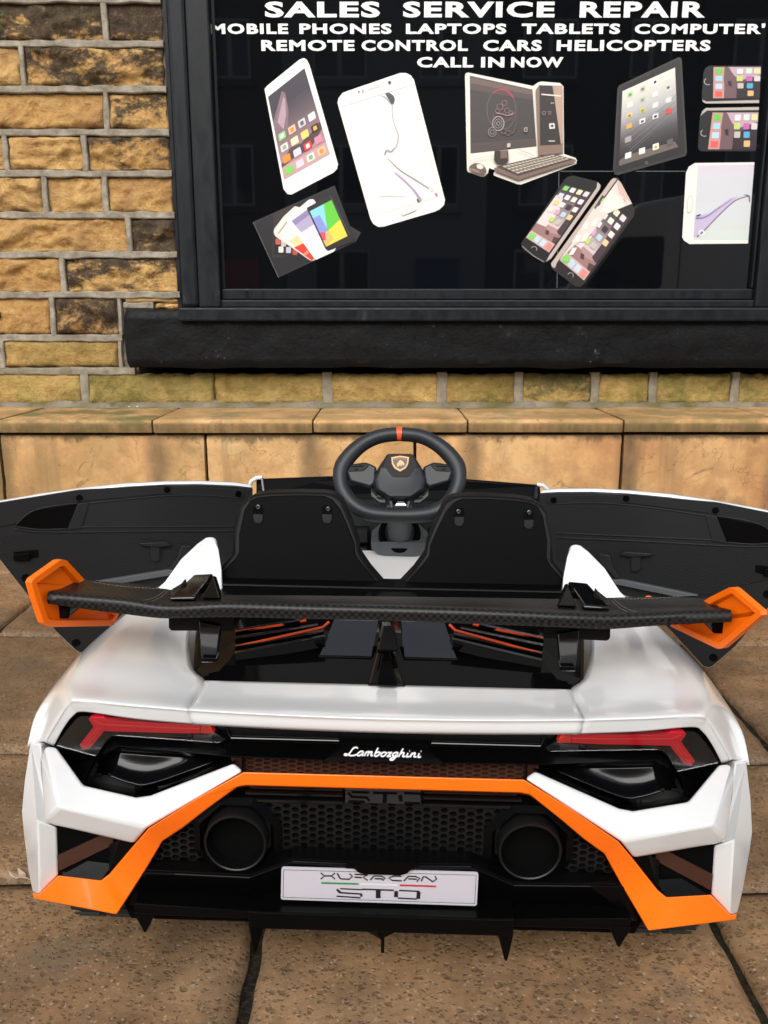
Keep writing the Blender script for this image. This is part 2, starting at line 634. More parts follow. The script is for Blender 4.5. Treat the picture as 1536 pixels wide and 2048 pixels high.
def stroke2d(pts, w):
    """polyline -> closed outline, width w (list or scalar)"""
    L, Rr = [], []
    k = len(pts)
    for i, p in enumerate(pts):
        a, b = Vector(pts[max(i - 1, 0)]), Vector(pts[min(i + 1, k - 1)])
        t = (b - a)
        t = t.normalized() if t.length > 1e-9 else Vector((1, 0))
        nrm = Vector((-t.y, t.x))
        ww = (w[i] if isinstance(w, (list, tuple)) else w) / 2
        L.append(Vector(p) + nrm * ww)
        Rr.append(Vector(p) - nrm * ww)
    return L, Rr

def text_mesh(txt, bold=0.0):
    cu = bpy.data.curves.new('tmp_text', 'FONT')
    cu.body = txt
    cu.offset = bold
    cu.space_character = 1.13
    cu.resolution_u = 3
    o = bpy.data.objects.new('tmp_text', cu)
    COL.objects.link(o)
    dg = bpy.context.evaluated_depsgraph_get()
    dg.update()
    me = bpy.data.meshes.new_from_object(o.evaluated_get(dg))
    vs = [v.co.copy() for v in me.vertices]
    fs = [list(p.vertices) for p in me.polygons]
    bpy.data.objects.remove(o)
    bpy.data.curves.remove(cu)
    bpy.data.meshes.remove(me)
    return vs, fs

# ================================================================== SETTING
Y_ST = 2.88          # plane of the stone faces
Y_LED = 2.50         # front of the ledge
Z_LED = 0.412
tanR = math.tan(ROLL)

# ---- pavement: flagstones on a bed, falling gently to the right
def tilt(o):
    o.rotation_euler = (0, ROLL, 0)
    return o

pav = tag(tilt(empty('pavement')), kind='structure')
mesh('joint_bed', [(-6, -1.6, -.012), (6, -1.6, -.012), (6, Y_LED + .05, -.012), (-6, Y_LED + .05, -.012),
                   (-6, -1.6, -.16), (6, -1.6, -.16), (6, Y_LED + .05, -.16), (-6, Y_LED + .05, -.16)],
     [[0, 1, 2, 3], [4, 5, 1, 0], [5, 6, 2, 1], [6, 7, 3, 2], [7, 4, 0, 3], [7, 6, 5, 4]], DIRT, pav)

def flag(x0, x1, y0, y1, fine):
    g = .0075
    x0 += g + random.uniform(-.002, .002); x1 -= g + random.uniform(-.002, .002)
    y0 += g + random.uniform(-.002, .002); y1 -= g + random.uniform(-.002, .002)
    step = .0125 if fine else .09
    nx, ny = max(2, int((x1 - x0) / step)), max(2, int((y1 - y0) / step))
    vs, fs = [], []
    tilt_x, tilt_y, dz = random.uniform(-.004, .004), random.uniform(-.004, .004), random.uniform(-.0015, .0015)
    for j in range(ny + 1):
        for i in range(nx + 1):
            s, t = i / nx, j / ny
            x, y = x0 + (x1 - x0) * s, y0 + (y1 - y0) * t
            e = min(s * (x1 - x0), (1 - s) * (x1 - x0), t * (y1 - y0), (1 - t) * (y1 - y0))
            h = noise.fractal(Vector((x * 5, y * 8, 3.1)), 1.0, 2.1, 5) * .0022 + dz + tilt_x * (s - .5) + tilt_y * (t - .5)
            h -= .004 * max(0, 1 - e / .009) ** 2
            if e < 1e-5:
                x += noise.noise(Vector((x * 22, y * 22, 9))) * .0035
                y += noise.noise(Vector((x * 22, y * 22, 4))) * .0035
            vs.append((x, y, h))
    for j in range(ny):
        for i in range(nx):
            a = j * (nx + 1) + i
            fs.append([a, a + 1, a + nx + 2, a + nx + 1])
    # skirt
    ring = [i for i in range(nx + 1)] + [j * (nx + 1) + nx for j in range(1, ny + 1)] + \
           [ny * (nx + 1) + i for i in range(nx - 1, -1, -1)] + [j * (nx + 1) for j in range(ny - 1, 0, -1)]
    k = len(vs)
    for a in ring:
        vs.append((vs[a][0], vs[a][1], -.022))
    n = len(ring)
    for i in range(n):
        fs.append([ring[i], ring[(i + 1) % n], k + (i + 1) % n, k + i])
    return mesh('flagstone', vs, fs, FLAG, pav, smooth='all')

rows = [(-1.55, -.93), (-.93, -.39), (-.39, .06), (.06, .52), (.52, .937), (.937, 1.262), (1.262, 1.787), (1.787, 2.24), (2.24, Y_LED + .02)]
offs = [.1, .33, -.05, .41, .397, -.36, .662, .21, .45]
for (ya, yb), x0 in zip(rows, offs):
    w = .545
    xs = [x0]
    while xs[0] > -2.6:
        xs.insert(0, xs[0] - w - random.uniform(-.03, .03) * (0 if abs(xs[0]) < .5 else 1))
    while xs[-1] < 2.6:
        xs.append(xs[-1] + w + random.uniform(-.03, .03) * (0 if abs(xs[-1]) < .5 else 1))
    for a, b in zip(xs, xs[1:]):
        flag(a, b, ya, yb, fine=(abs((a + b) / 2) < 1.5 and yb > .5))

# ---- street behind the camera (seen only as a reflection in glass and paint)
ASPH = mat('asphalt', (.05, .05, .05), .85)
k_ = NT(ASPH)
k_.l(k_.ramp(k_.noise(k_.pos(), 60, 6, .7), [(.35, (.03, .03, .031)), (.65, (.075, .073, .07))]), k_.b.inputs['Base Color'])
tag(tilt(mesh('road', [(-150, -150, -.13), (150, -150, -.13), (150, 60, -.13), (-150, 60, -.13)], [[0, 1, 2, 3]], ASPH)), kind='structure')
kerb = MB()
for i in range(14):
    kerb.box((-6.4 + i * .915, -1.76, -.25), (-6.4 + i * .915 + .905, -1.605, 0), SLAB)
tag(tilt(kerb.build('kerb', bevel=.008)), kind='structure')
far = MB()
far.box((-14, -14.4, -.2), (14, -12.6, -.01), FLAG)
tag(tilt(far.build('far_pavement')), kind='structure')

# ---- the shop building
shop = tag(empty('shop_building', (0, Y_ST, 0)), 'golden stone shop front with a black framed display window and painted sill', 'building')

def bp(v):      # world -> building local
    return Vector(v) - Vector((0, Y_ST, 0))

def px_rect(u0, u1, v0, v1, Y=Y_ST):
    a = W((u0 + u1) / 2, (v0 + v1) / 2, Y)
    z1, z0 = W(768, v0, Y).z, W(768, v1, Y).z
    vm = (v0 + v1) / 2
    return W(u0, vm, Y).x, W(u1, vm, Y).x, z0, z1

def stone(x0, x1, z0, z1, soot=.3, moss=0., rough=1.0, res=.013, Y=0.0, name='stone'):
    nx, nz = max(3, int((x1 - x0) / res)), max(3, int((z1 - z0) / res))
    vs, fs = [], []
    sd = random.uniform(0, 50)
    fl = [(random.uniform(.1, .9), random.uniform(.1, .9), random.uniform(-1, 1), random.uniform(-1, 1), random.uniform(.4, 1.0)) for _ in range(5)]
    for j in range(nz + 1):
        for i in range(nx + 1):
            s, t = i / nx, j / nz
            x, z = x0 + (x1 - x0) * s, z0 + (z1 - z0) * t
            e = min(s * (x1 - x0), (1 - s) * (x1 - x0), t * (z1 - z0), (1 - t) * (z1 - z0))
            wob = noise.noise(Vector((x * 26, sd + 11, z * 26))) * .006
            prof = min(1, max(0, e + wob * .7) / .012)
            prof = 1 - (1 - prof) ** 2
            wx_ = x + noise.noise(Vector((x * 8, sd, z * 8))) * .03
            wz_ = z + noise.noise(Vector((x * 8, sd + 3, z * 8))) * .03
            big = noise.fractal(Vector((wx_ * 7 + sd, 0, wz_ * 10)), 1, 2.0, 3)
            # conchoidal scars: rounded hollows with sharp lips
            c1 = noise.noise(Vector((wx_ * 11 + sd, 5, wz_ * 20)))
            lip = max(0.0, c1) ** .6 if c1 > 0 else -.35 * (-c1) ** .8
            c2 = noise.noise(Vector((wx_ * 24 + sd, 9, wz_ * 44)))
            lip2 = max(0.0, c2) ** .6 if c2 > 0 else -.3 * (-c2) ** .8
            small = noise.fractal(Vector((x * 60, sd, z * 75)), .9, 2.0, 4)
            h = prof * (.013 + rough * (.011 * big + .018 * lip + .009 * lip2 + .004 * small))
            for (a, b, da, db, lim) in fl:      # broken facets
                q = (s - a) * da + (t - b) * db
                if q > 0:
                    h -= prof * q * .03 * rough * lim
            h = max(h, -.004)
            if e < 1e-6:
                x += noise.noise(Vector((x * 34, sd, z * 34))) * .0065
                z += noise.noise(Vector((x * 34, sd + 5, z * 34))) * .0055
            vs.append((x, Y - h, z))
    for j in range(nz):
        for i in range(nx):
            a = j * (nx + 1) + i
            fs.append([a, a + nx + 1, a + nx + 2, a + 1])
    k = len(vs)
    ring = [i for i in range(nx + 1)] + [j * (nx + 1) + nx for j in range(1, nz + 1)] + \
           [nz * (nx + 1) + i for i in range(nx - 1, -1, -1)] + [j * (nx + 1) for j in range(nz - 1, 0, -1)]
    for a in ring:
        vs.append((vs[a][0], Y + .03, vs[a][2]))
    n = len(ring)
    for i in range(n):
        fs.append([ring[i], ring[(i + 1) % n], k + (i + 1) % n, k + i])
    o = mesh(name, vs, fs, STONE, shop, smooth='all')
    o['soot'] = soot
    o['moss'] = moss
    o['top'] = z1
    return o

def mortar(x0, x1, z0, z1, moss=0., proud=.011):
    """ribbon pointing that stands proud of the stones, a little wavy"""
    horiz = (x1 - x0) > (z1 - z0)
    L = (x1 - x0) if horiz else (z1 - z0)
    n = max(2, int(L / .014))
    vs, fs = [], []
    sd = random.uniform(0, 90)
    for i in range(n + 1):
        t = i / n
        wv = noise.noise(Vector((t * L * 16, sd, 0))) * .0044
        w2 = noise.noise(Vector((t * L * 19, sd + 9, 0))) * .0042
        pr = proud + noise.noise(Vector((t * L * 20, sd + 20, 0))) * .002
        sec = [(-1, .02), (-1, -pr * .75), (-.72, -pr), (.72, -pr), (1, -pr * .75), (1, .02)]
        for (q, y) in sec:
            if horiz:
                hz = (z1 - z0) / 2
                vs.append((x0 + L * t, y, (z0 + z1) / 2 + q * hz + (wv if q < 0 else w2)))
            else:
                hx = (x1 - x0) / 2
                vs.append(((x0 + x1) / 2 + q * hx + (wv if q < 0 else w2), y, z0 + L * t))
    for i in range(n):
        for j in range(5):
            a = i * 6 + j
            fs.append([a, a + 1, a + 7, a + 6])
    fs.append(list(range(6)))
    fs.append([n * 6 + j for j in range(6)])
    o = mesh('mortar_joint', vs, fs, MORTAR, shop, smooth=True)
    o['moss'] = moss
    return o

# courses left of the window: (top v, bottom v, right u, perpends[u centres], soot per stone from left)
bed_v = [1, 89, 180, 266, 348, 431, 510, 590, 676, 742]
ROWS = [
    (6, 82, 324, [-225, 211], [.3, .74, .80]),
    (96, 173, 327, [-190, 47], [.35, .2, .66]),
    (188, 258, 333, [-130, 214], [.3, .12, .56]),
    (274, 340, 338, [-260, 13, 171], [.4, .3, .25, .58]),
    (356, 424, 344, [-165, 92, 212], [.2, .48, .22, .24]),
    (438, 503, 349, [-190, 259], [.35, .26, .76]),
    (517, 583, 354, [-160, 128], [.3, .12, .60]),
    (597, 668, 238, [-210, 107], [.4, .12, .70]),
    (683, 734, 236, [-280, 5], [.4, .42, .10]),
]
JW = 11   # half-thickness of a perpend is JW/2 photo pixels
def xs_at(u, v):
    return W(u, v, Y_ST).x
U_FAR = -1250
for (va, vb, ur, perps, soots) in ROWS:
    vm = (va + vb) / 2
    z1, z0 = W(768, va, Y_ST).z, W(768, vb, Y_ST).z
    far = [perps[0]]
    while far[0] > U_FAR + 330:
        far.insert(0, far[0] - random.randint(150, 290))
    soots = [random.choice((.2, .3, .35, .45, .62)) for _ in far[:-1]] + soots
    perps = far[:-1] + perps
    edges = [U_FAR] + perps + [ur]
    for i in range(len(edges) - 1):
        a = xs_at(edges[i] + (JW * .62 if i else 0), vm)
        b = xs_at(edges[i + 1] - (JW * .62 if i + 1 < len(edges) - 1 else 0), vm)
        stone(a, b, z0, z1, soots[i], moss=.5 if va > 680 else 0.0, res=.0062 if edges[i + 1] > 0 else .03, rough=.45 if (va > 590 and soots[i] < .2) else 1.0)
    for u in perps:
        mortar(xs_at(u - JW / 2, vm), xs_at(u + JW / 2, vm), z0 - .004, z1 + .004)
for i, v in enumerate(bed_v):
    ur = 322 + v * .0656 if v < 600 else (246 if v < 700 else 271)
    t_ = 7.0 if v < 700 else 7.4
    mortar(xs_at(U_FAR, v), xs_at(ur, v), W(768, v + t_, Y_ST).z, W(768, v - t_, Y_ST).z, moss=.5 if v > 700 else 0)
mortar(xs_at(238, 636), xs_at(246, 636), W(768, 670, Y_ST).z, W(768, 597, Y_ST).z)
mortar(xs_at(238, 708), xs_at(247, 708), W(768, 735, Y_ST).z, W(768, 682, Y_ST).z, moss=.5)
stone(xs_at(251, 600), xs_at(357, 600), W(768, 606, Y_ST).z, W(768, 596, Y_ST).z, .2, rough=.3, res=.006)
mortar(xs_at(249, 611), xs_at(308, 611), W(768, 618, Y_ST).z, W(768, 605, Y_ST).z)
stone(xs_at(310, 611), xs_at(356, 611), W(768, 617, Y_ST).z, W(768, 607, Y_ST).z, .35, rough=.3, res=.006)
# bottom course under the sill, damp and mossy
zb1, zb0 = W(768, 748, Y_ST).z, W(768, 808, Y_ST).z
bot = [-1250, -960, -690, -420, -150, 171, 430, 655, 884, 1037, 1188, 1304, 1468, 1640, 1900, 2150]
soot9 = [.3, .4, .3, .35, .3, .30, .26, .24, .28, .62, .34, .45, .60, .5, .4]
moss9 = [.6, .7, .6, .7, .7, .85, .7, .45, .75, .55, .9, .9, .75, .8, .8]
for i in range(len(bot) - 1):
    a, b = xs_at(bot[i] + (2 if bot[i] == 430 else 7), 778), xs_at(bot[i + 1] - (2 if bot[i + 1] == 430 else 7), 778)
    stone(a, b, zb0, zb1, soot9[i], moss9[i], rough=.32, res=.008)
for i, u in enumerate(bot[1:-1]):
    if u != 430:
        hw = 10 if u in (655, 884) else 8
        mortar(xs_at(u - hw, 778), xs_at(u + hw, 778), zb0 + .004, zb1 + .006, moss=.35)
# dirty mortar fillet where wall meets ledge
fil = MB()
n = 90
pts = []
xa, xb = xs_at(-1250, 800), xs_at(2150, 800)
for i in range(n + 1):
    x = xa + (xb - xa) * i / n
    q = .5 + .5 * noise.noise(Vector((x * 7, 2, 0)))
    pts.append((x, -.016 - .045 * q, Z_LED - .002, Z_LED + .014 + .016 * q))
vs, fs = [], []
for (x, y, z0_, z1_) in pts:
    vs += [(x, y, z0_), (x, y * .55 - .003, z0_ + .004), (x, -.002, z1_), (x, .02, z1_ - .01)]
for i in range(n):
    for j in range(3):
        a = i * 4 + j
        fs.append([a, a + 1, a + 5, a + 4])
o = mesh('mortar_fillet', vs, fs, MORTAR, shop, smooth='all')
o['moss'] = 1.25

# window: geometry measured on its own planes
Y_FR, Y_GL, Y_SILL, Y_BRD = 2.845, 2.885, 2.79, 2.765
wx = lambda u, v, Y: W(u, v, Y).x
wz = lambda v, Y: W(768, v, Y).z
Z_TOPW = 2.55
xl0, xl1, xl2 = wx(356, 580, Y_FR), wx(395, 580, Y_FR), wx(440, 580, Y_FR)
z_brd_top, z_brd_bot = wz(615, Y_BRD), wz(643, Y_BRD)
z_fr_bot = z_brd_top + .001
xr0, xr1 = wx(1512, 590, Y_FR), wx(1600, 590, Y_FR)
# painted stone sill
zs1, zs0 = wz(621, Y_SILL), wz(736, Y_SILL)
xs0, xs1 = wx(248, 680, Y_SILL), wx(1900, 680, Y_SILL)
nx, nz = 130, 12
vs, fs = [], []
for j in range(nz + 1):
    for i in range(nx + 1):
        s, t = i / nx, j / nz
        x, z = xs0 + (xs1 - xs0) * s, zs0 + (zs1 - zs0) * t
        h = noise.fractal(Vector((x * 9, 4, z * 12)), 1, 2, 5) * .0035
        e = min(s * (xs1 - xs0), t * (zs1 - zs0), (1 - t) * (zs1 - zs0))
        q = max(0, 1 - e / .018)
        if j == nz and i > 3:
            z += noise.noise(Vector((x * 9, 1, 0))) * .002
        if j == 0:
            z += noise.noise(Vector((x * 6, 8, 0))) * .006
        if i == 0:
            x += .010 * (abs(t - .5) * 2) ** 6
        vs.append((x, Y_SILL - Y_ST + h + .011 * q * q, z))
for j in range(nz):
    for i in range(nx):
        a = j * (nx + 1) + i
        fs.append([a, a + nx + 1, a + nx + 2, a + 1])
k = len(vs)
ring = [i for i in range(nx + 1)] + [j * (nx + 1) + nx for j in range(1, nz + 1)] + [nz * (nx + 1) + i for i in range(nx - 1, -1, -1)] + [j * (nx + 1) for j in range(nz - 1, 0, -1)]
for a in ring:
    vs.append((vs[a][0], .06, vs[a][2] + (.012 if vs[a][2] > (zs0 + zs1) / 2 else 0)))
for i in range(len(ring)):
    fs.append([ring[i], ring[(i + 1) % len(ring)], k + (i + 1) % len(ring), k + i])
mesh('window_sill', vs, fs, BLACKPAINT, shop, smooth=True)

win = empty('display_window', (0, 0, 0), parent=shop)
def wbox(name, a, b, m, bev=.004):
    q = MB()
    q.box((a[0], a[1] - Y_ST, a[2]), (b[0], b[1] - Y_ST, b[2]), m)
    return q.build(name, win, bevel=bev)
wbox('sill_board', (wx(356, 628, Y_BRD), Y_BRD, z_brd_bot), (xr1 + .6, Y_GL + .08, z_brd_top), FRAMEPAINT, .006)
wbox('outer_post', (xl0 + .006, Y_FR + .012, z_fr_bot), (xl1, Y_GL + .06, Z_TOPW), FRAMEPAINT, .012)
wbox('edge_strip', (xl0 - .010, Y_FR + .032, z_fr_bot), (xl0 + .004, Y_GL + .06, Z_TOPW), FRAMEPAINT, .002)
wbox('inner_post', (xl1 + .003, Y_FR, z_fr_bot), (xl2, Y_GL + .06, Z_TOPW), FRAMEPAINT, .005)
wbox('outer_post', (xr0, Y_FR, z_fr_bot), (xr1, Y_GL + .06, Z_TOPW), FRAMEPAINT, .005)
# beads round the glass
z_gl0 = wz(578, Y_GL)
xg0, xg1 = xl2, wx(1497, 575, Y_GL)
zb_a = wz(600, Y_GL - .03)
wbox('glazing_bar', (xl2 + .001, Y_GL - .034, z_fr_bot), (xr0 - .001, Y_GL + .05, zb_a), FRAMEPAINT, .004)
wbox('glazing_bead', (xl2 + .001, Y_GL - .018, zb_a + .001), (xr0 - .001, Y_GL + .05, z_gl0), FRAMEPAINT, .004)
wbox('glazing_bead', (xg1, Y_GL - .02, z_gl0 + .001), (xr0 - .001, Y_GL + .05, Z_TOPW), FRAMEPAINT, .004)
wbox('glazing_bead', (xl2 + .001, Y_GL - .004, z_gl0 + .001), (xl2 + .012, Y_GL + .05, Z_TOPW), FRAMEPAINT, .002)
wbox('head_rail', (xl0, Y_FR, Z_TOPW + .001), (xr1, Y_GL + .06, Z_TOPW + .12), FRAMEPAINT, .005)
GLASSM = mat('black_backed_glass', (.0028, .0032, .0042), .02, spec=.6)
q = MB()
q.box((xl2, Y_GL - Y_ST, z_gl0 - .03), (xg1 + .02, Y_GL - Y_ST + .006, Z_TOPW), GLASSM)
q.build('glass_pane', win)
SEAM = mat('film_seam', (.10, .10, .105), .5)
q = MB()
def seam(u0, v0, u1, v1, w=1.2):
    a, b = W(u0, v0, Y_GL - .0006) - Vector((0, Y_ST, 0)), W(u1, v1, Y_GL - .0006) - Vector((0, Y_ST, 0))
    ww = w * .5 * Y_GL / F_PX
    nrm = Vector((-(b - a).z, 0, (b - a).x)).normalized() * ww
    q.prism([a + nrm, b + nrm, b - nrm, a - nrm], (0, .0004, 0), SEAM)
seam(1120, 342.5, 1225, 342.5)
seam(1272, 342.5, 1371, 342.5)
seam(1118, 343, 1114, 576)
q.build('film_seam', win)

# mass of the building behind and around what is in view
STONEWALL = mat('plain_stone_wall', (.30, .19, .09), .9, spec=.2)
k_ = NT(STONEWALL)
br = k_.n('ShaderNodeTexBrick')
br.inputs['Scale'].default_value = 1.0
br.inputs['Brick Width'].default_value = .42
br.inputs['Row Height'].default_value = .148
br.inputs['Mortar Size'].default_value = .010
br.inputs['Color1'].default_value = (.36, .22, .09, 1)
br.inputs['Color2'].default_value = (.22, .14, .07, 1)
br.inputs['Mortar'].default_value = (.28, .245, .195, 1)
g_ = k_.n('ShaderNodeNewGeometry')
sp_ = k_.n('ShaderNodeSeparateXYZ')
cb_ = k_.n('ShaderNodeCombineXYZ')
k_.l(g_.outputs['Position'], sp_.inputs[0])
k_.l(sp_.outputs[0], cb_.inputs[0])
k_.l(sp_.outputs[2], cb_.inputs[1])
k_.l(cb_.outputs[0], br.inputs['Vector'])
k_.l(br.outputs['Color'], k_.b.inputs['Base Color'])
q = MB()
xfl, xfr = xs_at(U_FAR, 300), xr1
zt0 = wz(1, Y_ST)
q.box((-6, .012, zs1 + .012), (xl0 + .02, 5, Z_TOPW + .12), MORTAR)            # behind the left-hand stones
q.box((-6, .012, -.4), (xs0 + .012, 5, zs1 + .012), MORTAR)
q.box((-6, -.004, -.4), (xfl - .002, .011, Z_TOPW + .12), STONEWALL)
q.box((xfl, -.004, zt0 + .014), (xl0 - .012, .011, Z_TOPW + .12), STONEWALL)
q.box((xl0 - .2, .014, -.4), (xr1 + .001, 5, zb1 - .012), STONEWALL)         # below the sill
q.box((xl0 + .0, .09, zb1 - .01), (xr1 + .001, 5, zs1 - .02), DEEP)  # black back to the gap under the sill, colour standing in for deep shade
q.box((xr1 + .002, -.004, zs1 + .03), (6, 5, Z_TOPW + .12), STONEWALL)
q.box((xr1 + .002, .012, -.4), (6, 5, zs1 + .029), STONEWALL)
q.box((-6, -.004, Z_TOPW + .121), (6, 5, 6.2), STONEWALL)
q.build('wall', shop)
q = MB()
q.box((xl0 - .15, -.16, Z_TOPW + .125), (xr1 + .15, -.005, Z_TOPW + .95), FRAMEPAINT)  # fascia added out of view so the gloss engine cover reflects black
q.box((xl0 - .2, -.22, Z_TOPW + .951), (xr1 + .2, -.005, Z_TOPW + 1.03), FRAMEPAINT)
q.build('added_fascia', shop, bevel=.01)
q = MB()
q.box((-6.3, -.35, 6.2), (6.3, 5.2, 6.35), BLACKPAINT)
q.prism([(-6.3, -.35, 6.351), (-6.3, 5.2, 6.351), (-6.3, 2.4, 8.4)], (12.6, 0, 0), mat('roof_slate', (.06, .06, .065), .7))
q.build('roof', shop)

# cable clip at the edge of the photo
q = MB()
cc = W(1, 630, Y_ST) + Vector((-.003, -.022, 0))
q.box((cc.x - .012, cc.y, cc.z - .010), (cc.x + .008, cc.y + .02, cc.z + .012), MATTE)
o = q.build('cable_clip', bevel=.003)
q2 = MB()
q2.lathe((cc.x - .001, cc.y - .002, cc.z), (0, -1, 0), [(-.004, .0045), (.001, .0045), (.002, .003), (.002, 0.0001)], mat('bright_pin', (.6, .6, .6), .3, metal=.9), 12)
q2.build('pin', o, smooth=True)
tag(o, 'small black cable clip with a bright pin on the stone wall at the far left', 'cable clip')

# ---- ledge in front of the shop
ledge = tag(empty('stone_ledge', (0, Y_LED, 0)), 'low sandstone ledge with coping slabs along the foot of the shop wall', 'low wall')

def rough_slab(name, x0, x1, y0, y1, z0, z1, step, amp, moss, edge=.006, top=True, jag=.002):
    """slab whose front and top are gridded and slightly uneven"""
    nx = max(3, int((x1 - x0) / step))
    prof = []           # (y, z) going up the front then back over the top
    nf = max(2, int((z1 - z0) / step))
    for j in range(nf + 1):
        prof.append((y0 + (edge * .7 if j in (0, nf) else 0), z0 + (z1 - z0 - (edge * .6 if j == nf else 0)) * j / nf))
    nb = max(2, int((y1 - y0) / (step * 2)))
    for j in range(nb + 1):
        prof.append((y0 + edge * 1.8 + (y1 - y0 - edge * 1.8) * j / nb, z1))
    vs, fs = [], []
    m_ = len(prof)
    for i in range(nx + 1):
        s = i / nx
        x = x0 + (x1 - x0) * s
        ex = min(s, 1 - s) * (x1 - x0)
        q_ = max(0, 1 - ex / .008)
        for j, (y, z) in enumerate(prof):
            d = noise.fractal(Vector((x * 6, y * 6 + 3, z * 6)), 1, 2, 4) * amp
            jg = noise.noise(Vector((x * 40, j * 3.1, 1.7))) * jag if j in (nf, nf + 1) else 0
            yy = y + (d if j <= nf else 0) + q_ * edge * .6 * (1 if j <= nf else 0)
            zz = z + (d * .4 if j > nf else 0) - q_ * edge * .4 * (1 if j >= nf else 0) + jg
            xx = x + (noise.noise(Vector((y * 25, z * 25, i))) * .002 if i in (0, nx) else 0)
            vs.append((xx, yy - Y_LED, zz))
    for i in range(nx):
        for j in range(m_ - 1):
            a = i * m_ + j
            fs.append([a, a + m_, a + m_ + 1, a + 1])
    for side in (0, nx):
        k0 = len(vs)
        vs.append((vs[side * m_][0], y1 - Y_LED, z0))
        fs.append([side * m_ + j for j in range(m_)] + [k0])
    k0 = len(vs) - 2
    fs.append([i * m_ for i in range(nx + 1)] + [k0 + 1, k0])
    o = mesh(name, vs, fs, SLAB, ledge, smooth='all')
    me = o.data
    me.set_sharp_from_angle(angle=R(50))
    o['moss'] = moss
    o['soot'] = .3
    return o

cop_u = [-1250, -940, -630, -320, -8, 303, 625, 936, 1249, 1562, 1880, 2190]
cop_moss = [.5, .4, .5, .6, .95, .35, .35, .45, .6, .6, .5]
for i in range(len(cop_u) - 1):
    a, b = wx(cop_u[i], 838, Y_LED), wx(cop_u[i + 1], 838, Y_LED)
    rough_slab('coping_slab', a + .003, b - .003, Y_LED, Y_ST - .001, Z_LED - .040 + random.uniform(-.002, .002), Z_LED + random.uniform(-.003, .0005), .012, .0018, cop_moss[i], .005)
fac_u = [-1250, -840, -425, 0, 411, 830, 1245, 1660, 2080]
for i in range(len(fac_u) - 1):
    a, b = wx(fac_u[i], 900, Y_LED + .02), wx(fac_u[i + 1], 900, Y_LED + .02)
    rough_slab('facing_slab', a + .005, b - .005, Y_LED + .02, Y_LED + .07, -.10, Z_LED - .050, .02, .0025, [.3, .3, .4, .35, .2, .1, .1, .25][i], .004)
q = MB()
q.box((-3.1, .05, -.2), (2.3, Y_ST - Y_LED + .02, Z_LED - .045), DIRT)
q.build('core', ledge)

# ---- things lying about
def tri_leaf(name, loc, rz, col, label):
    q = MB()
    pts = [(0, -.004, .003), (.006, .002, .006), (.010, .012, .004), (.010, .022, .007), (.005, .016, .004), (.001, .010, .003), (-.002, .018, .004), (-.006, .026, .009), (-.009, .018, .005), (-.008, .008, .003), (-.004, .002, .005)]
    q.prism(pts, (0, 0, -.0012), col)
    q.tube([(0, 0, .004), (-.001, -.008, .005), (.001, -.014, .002)], .0008, col, 6)
    o = q.build(name)
    o.location = loc
    o.rotation_euler = (.1, .12, rz)
    o.scale = (.8, .8, .8)
    return tag(o, label, 'leaf')
def gpt(u, v, h=0):
    d = ray(u, v)
    kk = -(CAM_H - h) / (d.z + tanR * d.x)
    return CAMP + d * kk
tri_leaf('dead_leaf', gpt(47, 1758, .002), R(70), mat('dead_leaf_brown', lin((176, 156, 132)), .8), 'pale curled dead leaf on the paving beside the left rear corner of the toy car')

q = MB()
a, b = WZ(1317, 808, Z_LED + .006), WZ(1330, 807, Z_LED + .006)
c_ = WZ(1336, 806.6, Z_LED + .006)
ax = (b - a).normalized()
q.tube([a, b], .0045, mat('filter_orange', lin((226, 140, 66)), .7), 12)
q.tube([b + ax * .0003, c_], .0043, mat('cigarette_white', (.75, .73, .68), .7), 12)
o = q.build('cigarette_butt', smooth=True)
o.data.transform(Matrix.Translation(-a))
o.location = a
tag(o, 'orange and white cigarette butt lying on the ledge under the shop window', 'cigarette butt')
LITTER = mat('litter_white', (.62, .60, .54), .8)
bits = [(564, 811, .007, 'white scrap of litter on the ledge just left of the steering wheel'), (490 + 768 - 245, 811, .008, 'pale scrap of litter on the ledge right of the steering wheel')]
for (u, v, s, lab) in bits:
    p = WZ(u, v, Z_LED + .002)
    q = MB()
    q.prism([(-s, 0, 0), (-s * .2, -s * .5, .002), (s * .9, -s * .2, .001), (s * .6, s * .5, .003), (-s * .4, s * .6, 0)], (0, 0, .003), LITTER)
    o = q.build('paper_scrap')
    o.location = p
    tag(o, lab, 'litter', 'scraps of litter on the ledge')
# grains of pale grit on the coping near the left end
q = MB()
for i in range(26):
    p = WZ(random.gauss(262, 14), random.uniform(807, 814), Z_LED + .001)
    s = random.uniform(.0012, .003)
    q.prism([p + Vector((-s, -s, 0)), p + Vector((s, -s, 0)), p + Vector((s * .6, s, 0)), p + Vector((-s * .8, s * .7, 0))], (0, 0, s * 1.4), LITTER)
tag(q.build('grit'), 'pale grains of grit scattered on the left end of the ledge', 'grit', kind='stuff')

# moss tuft at the top left
MOSSM = mat('moss_green', (.10, .13, .035), .9)
q = MB()
for i in range(220):
    u, v = random.gauss(-1, 4.0), random.uniform(20, 66)
    p = W(u, v, Y_ST - .012 - random.uniform(0, .008))
    s = random.uniform(.002, .0045)
    d1 = Vector((random.uniform(-1, 1), random.uniform(-1, .2), random.uniform(-1, 1))).normalized() * s
    d2 = Vector((random.uniform(-1, 1), random.uniform(-1, .2), random.uniform(-1, 1))).normalized() * s
    q.add([p, p + d1, p + d1 + d2, p + d2], [[0, 1, 2, 3]], MOSSM)
tag(q.build('moss'), 'tuft of green moss on the stone wall at the top left', 'moss', kind='stuff')

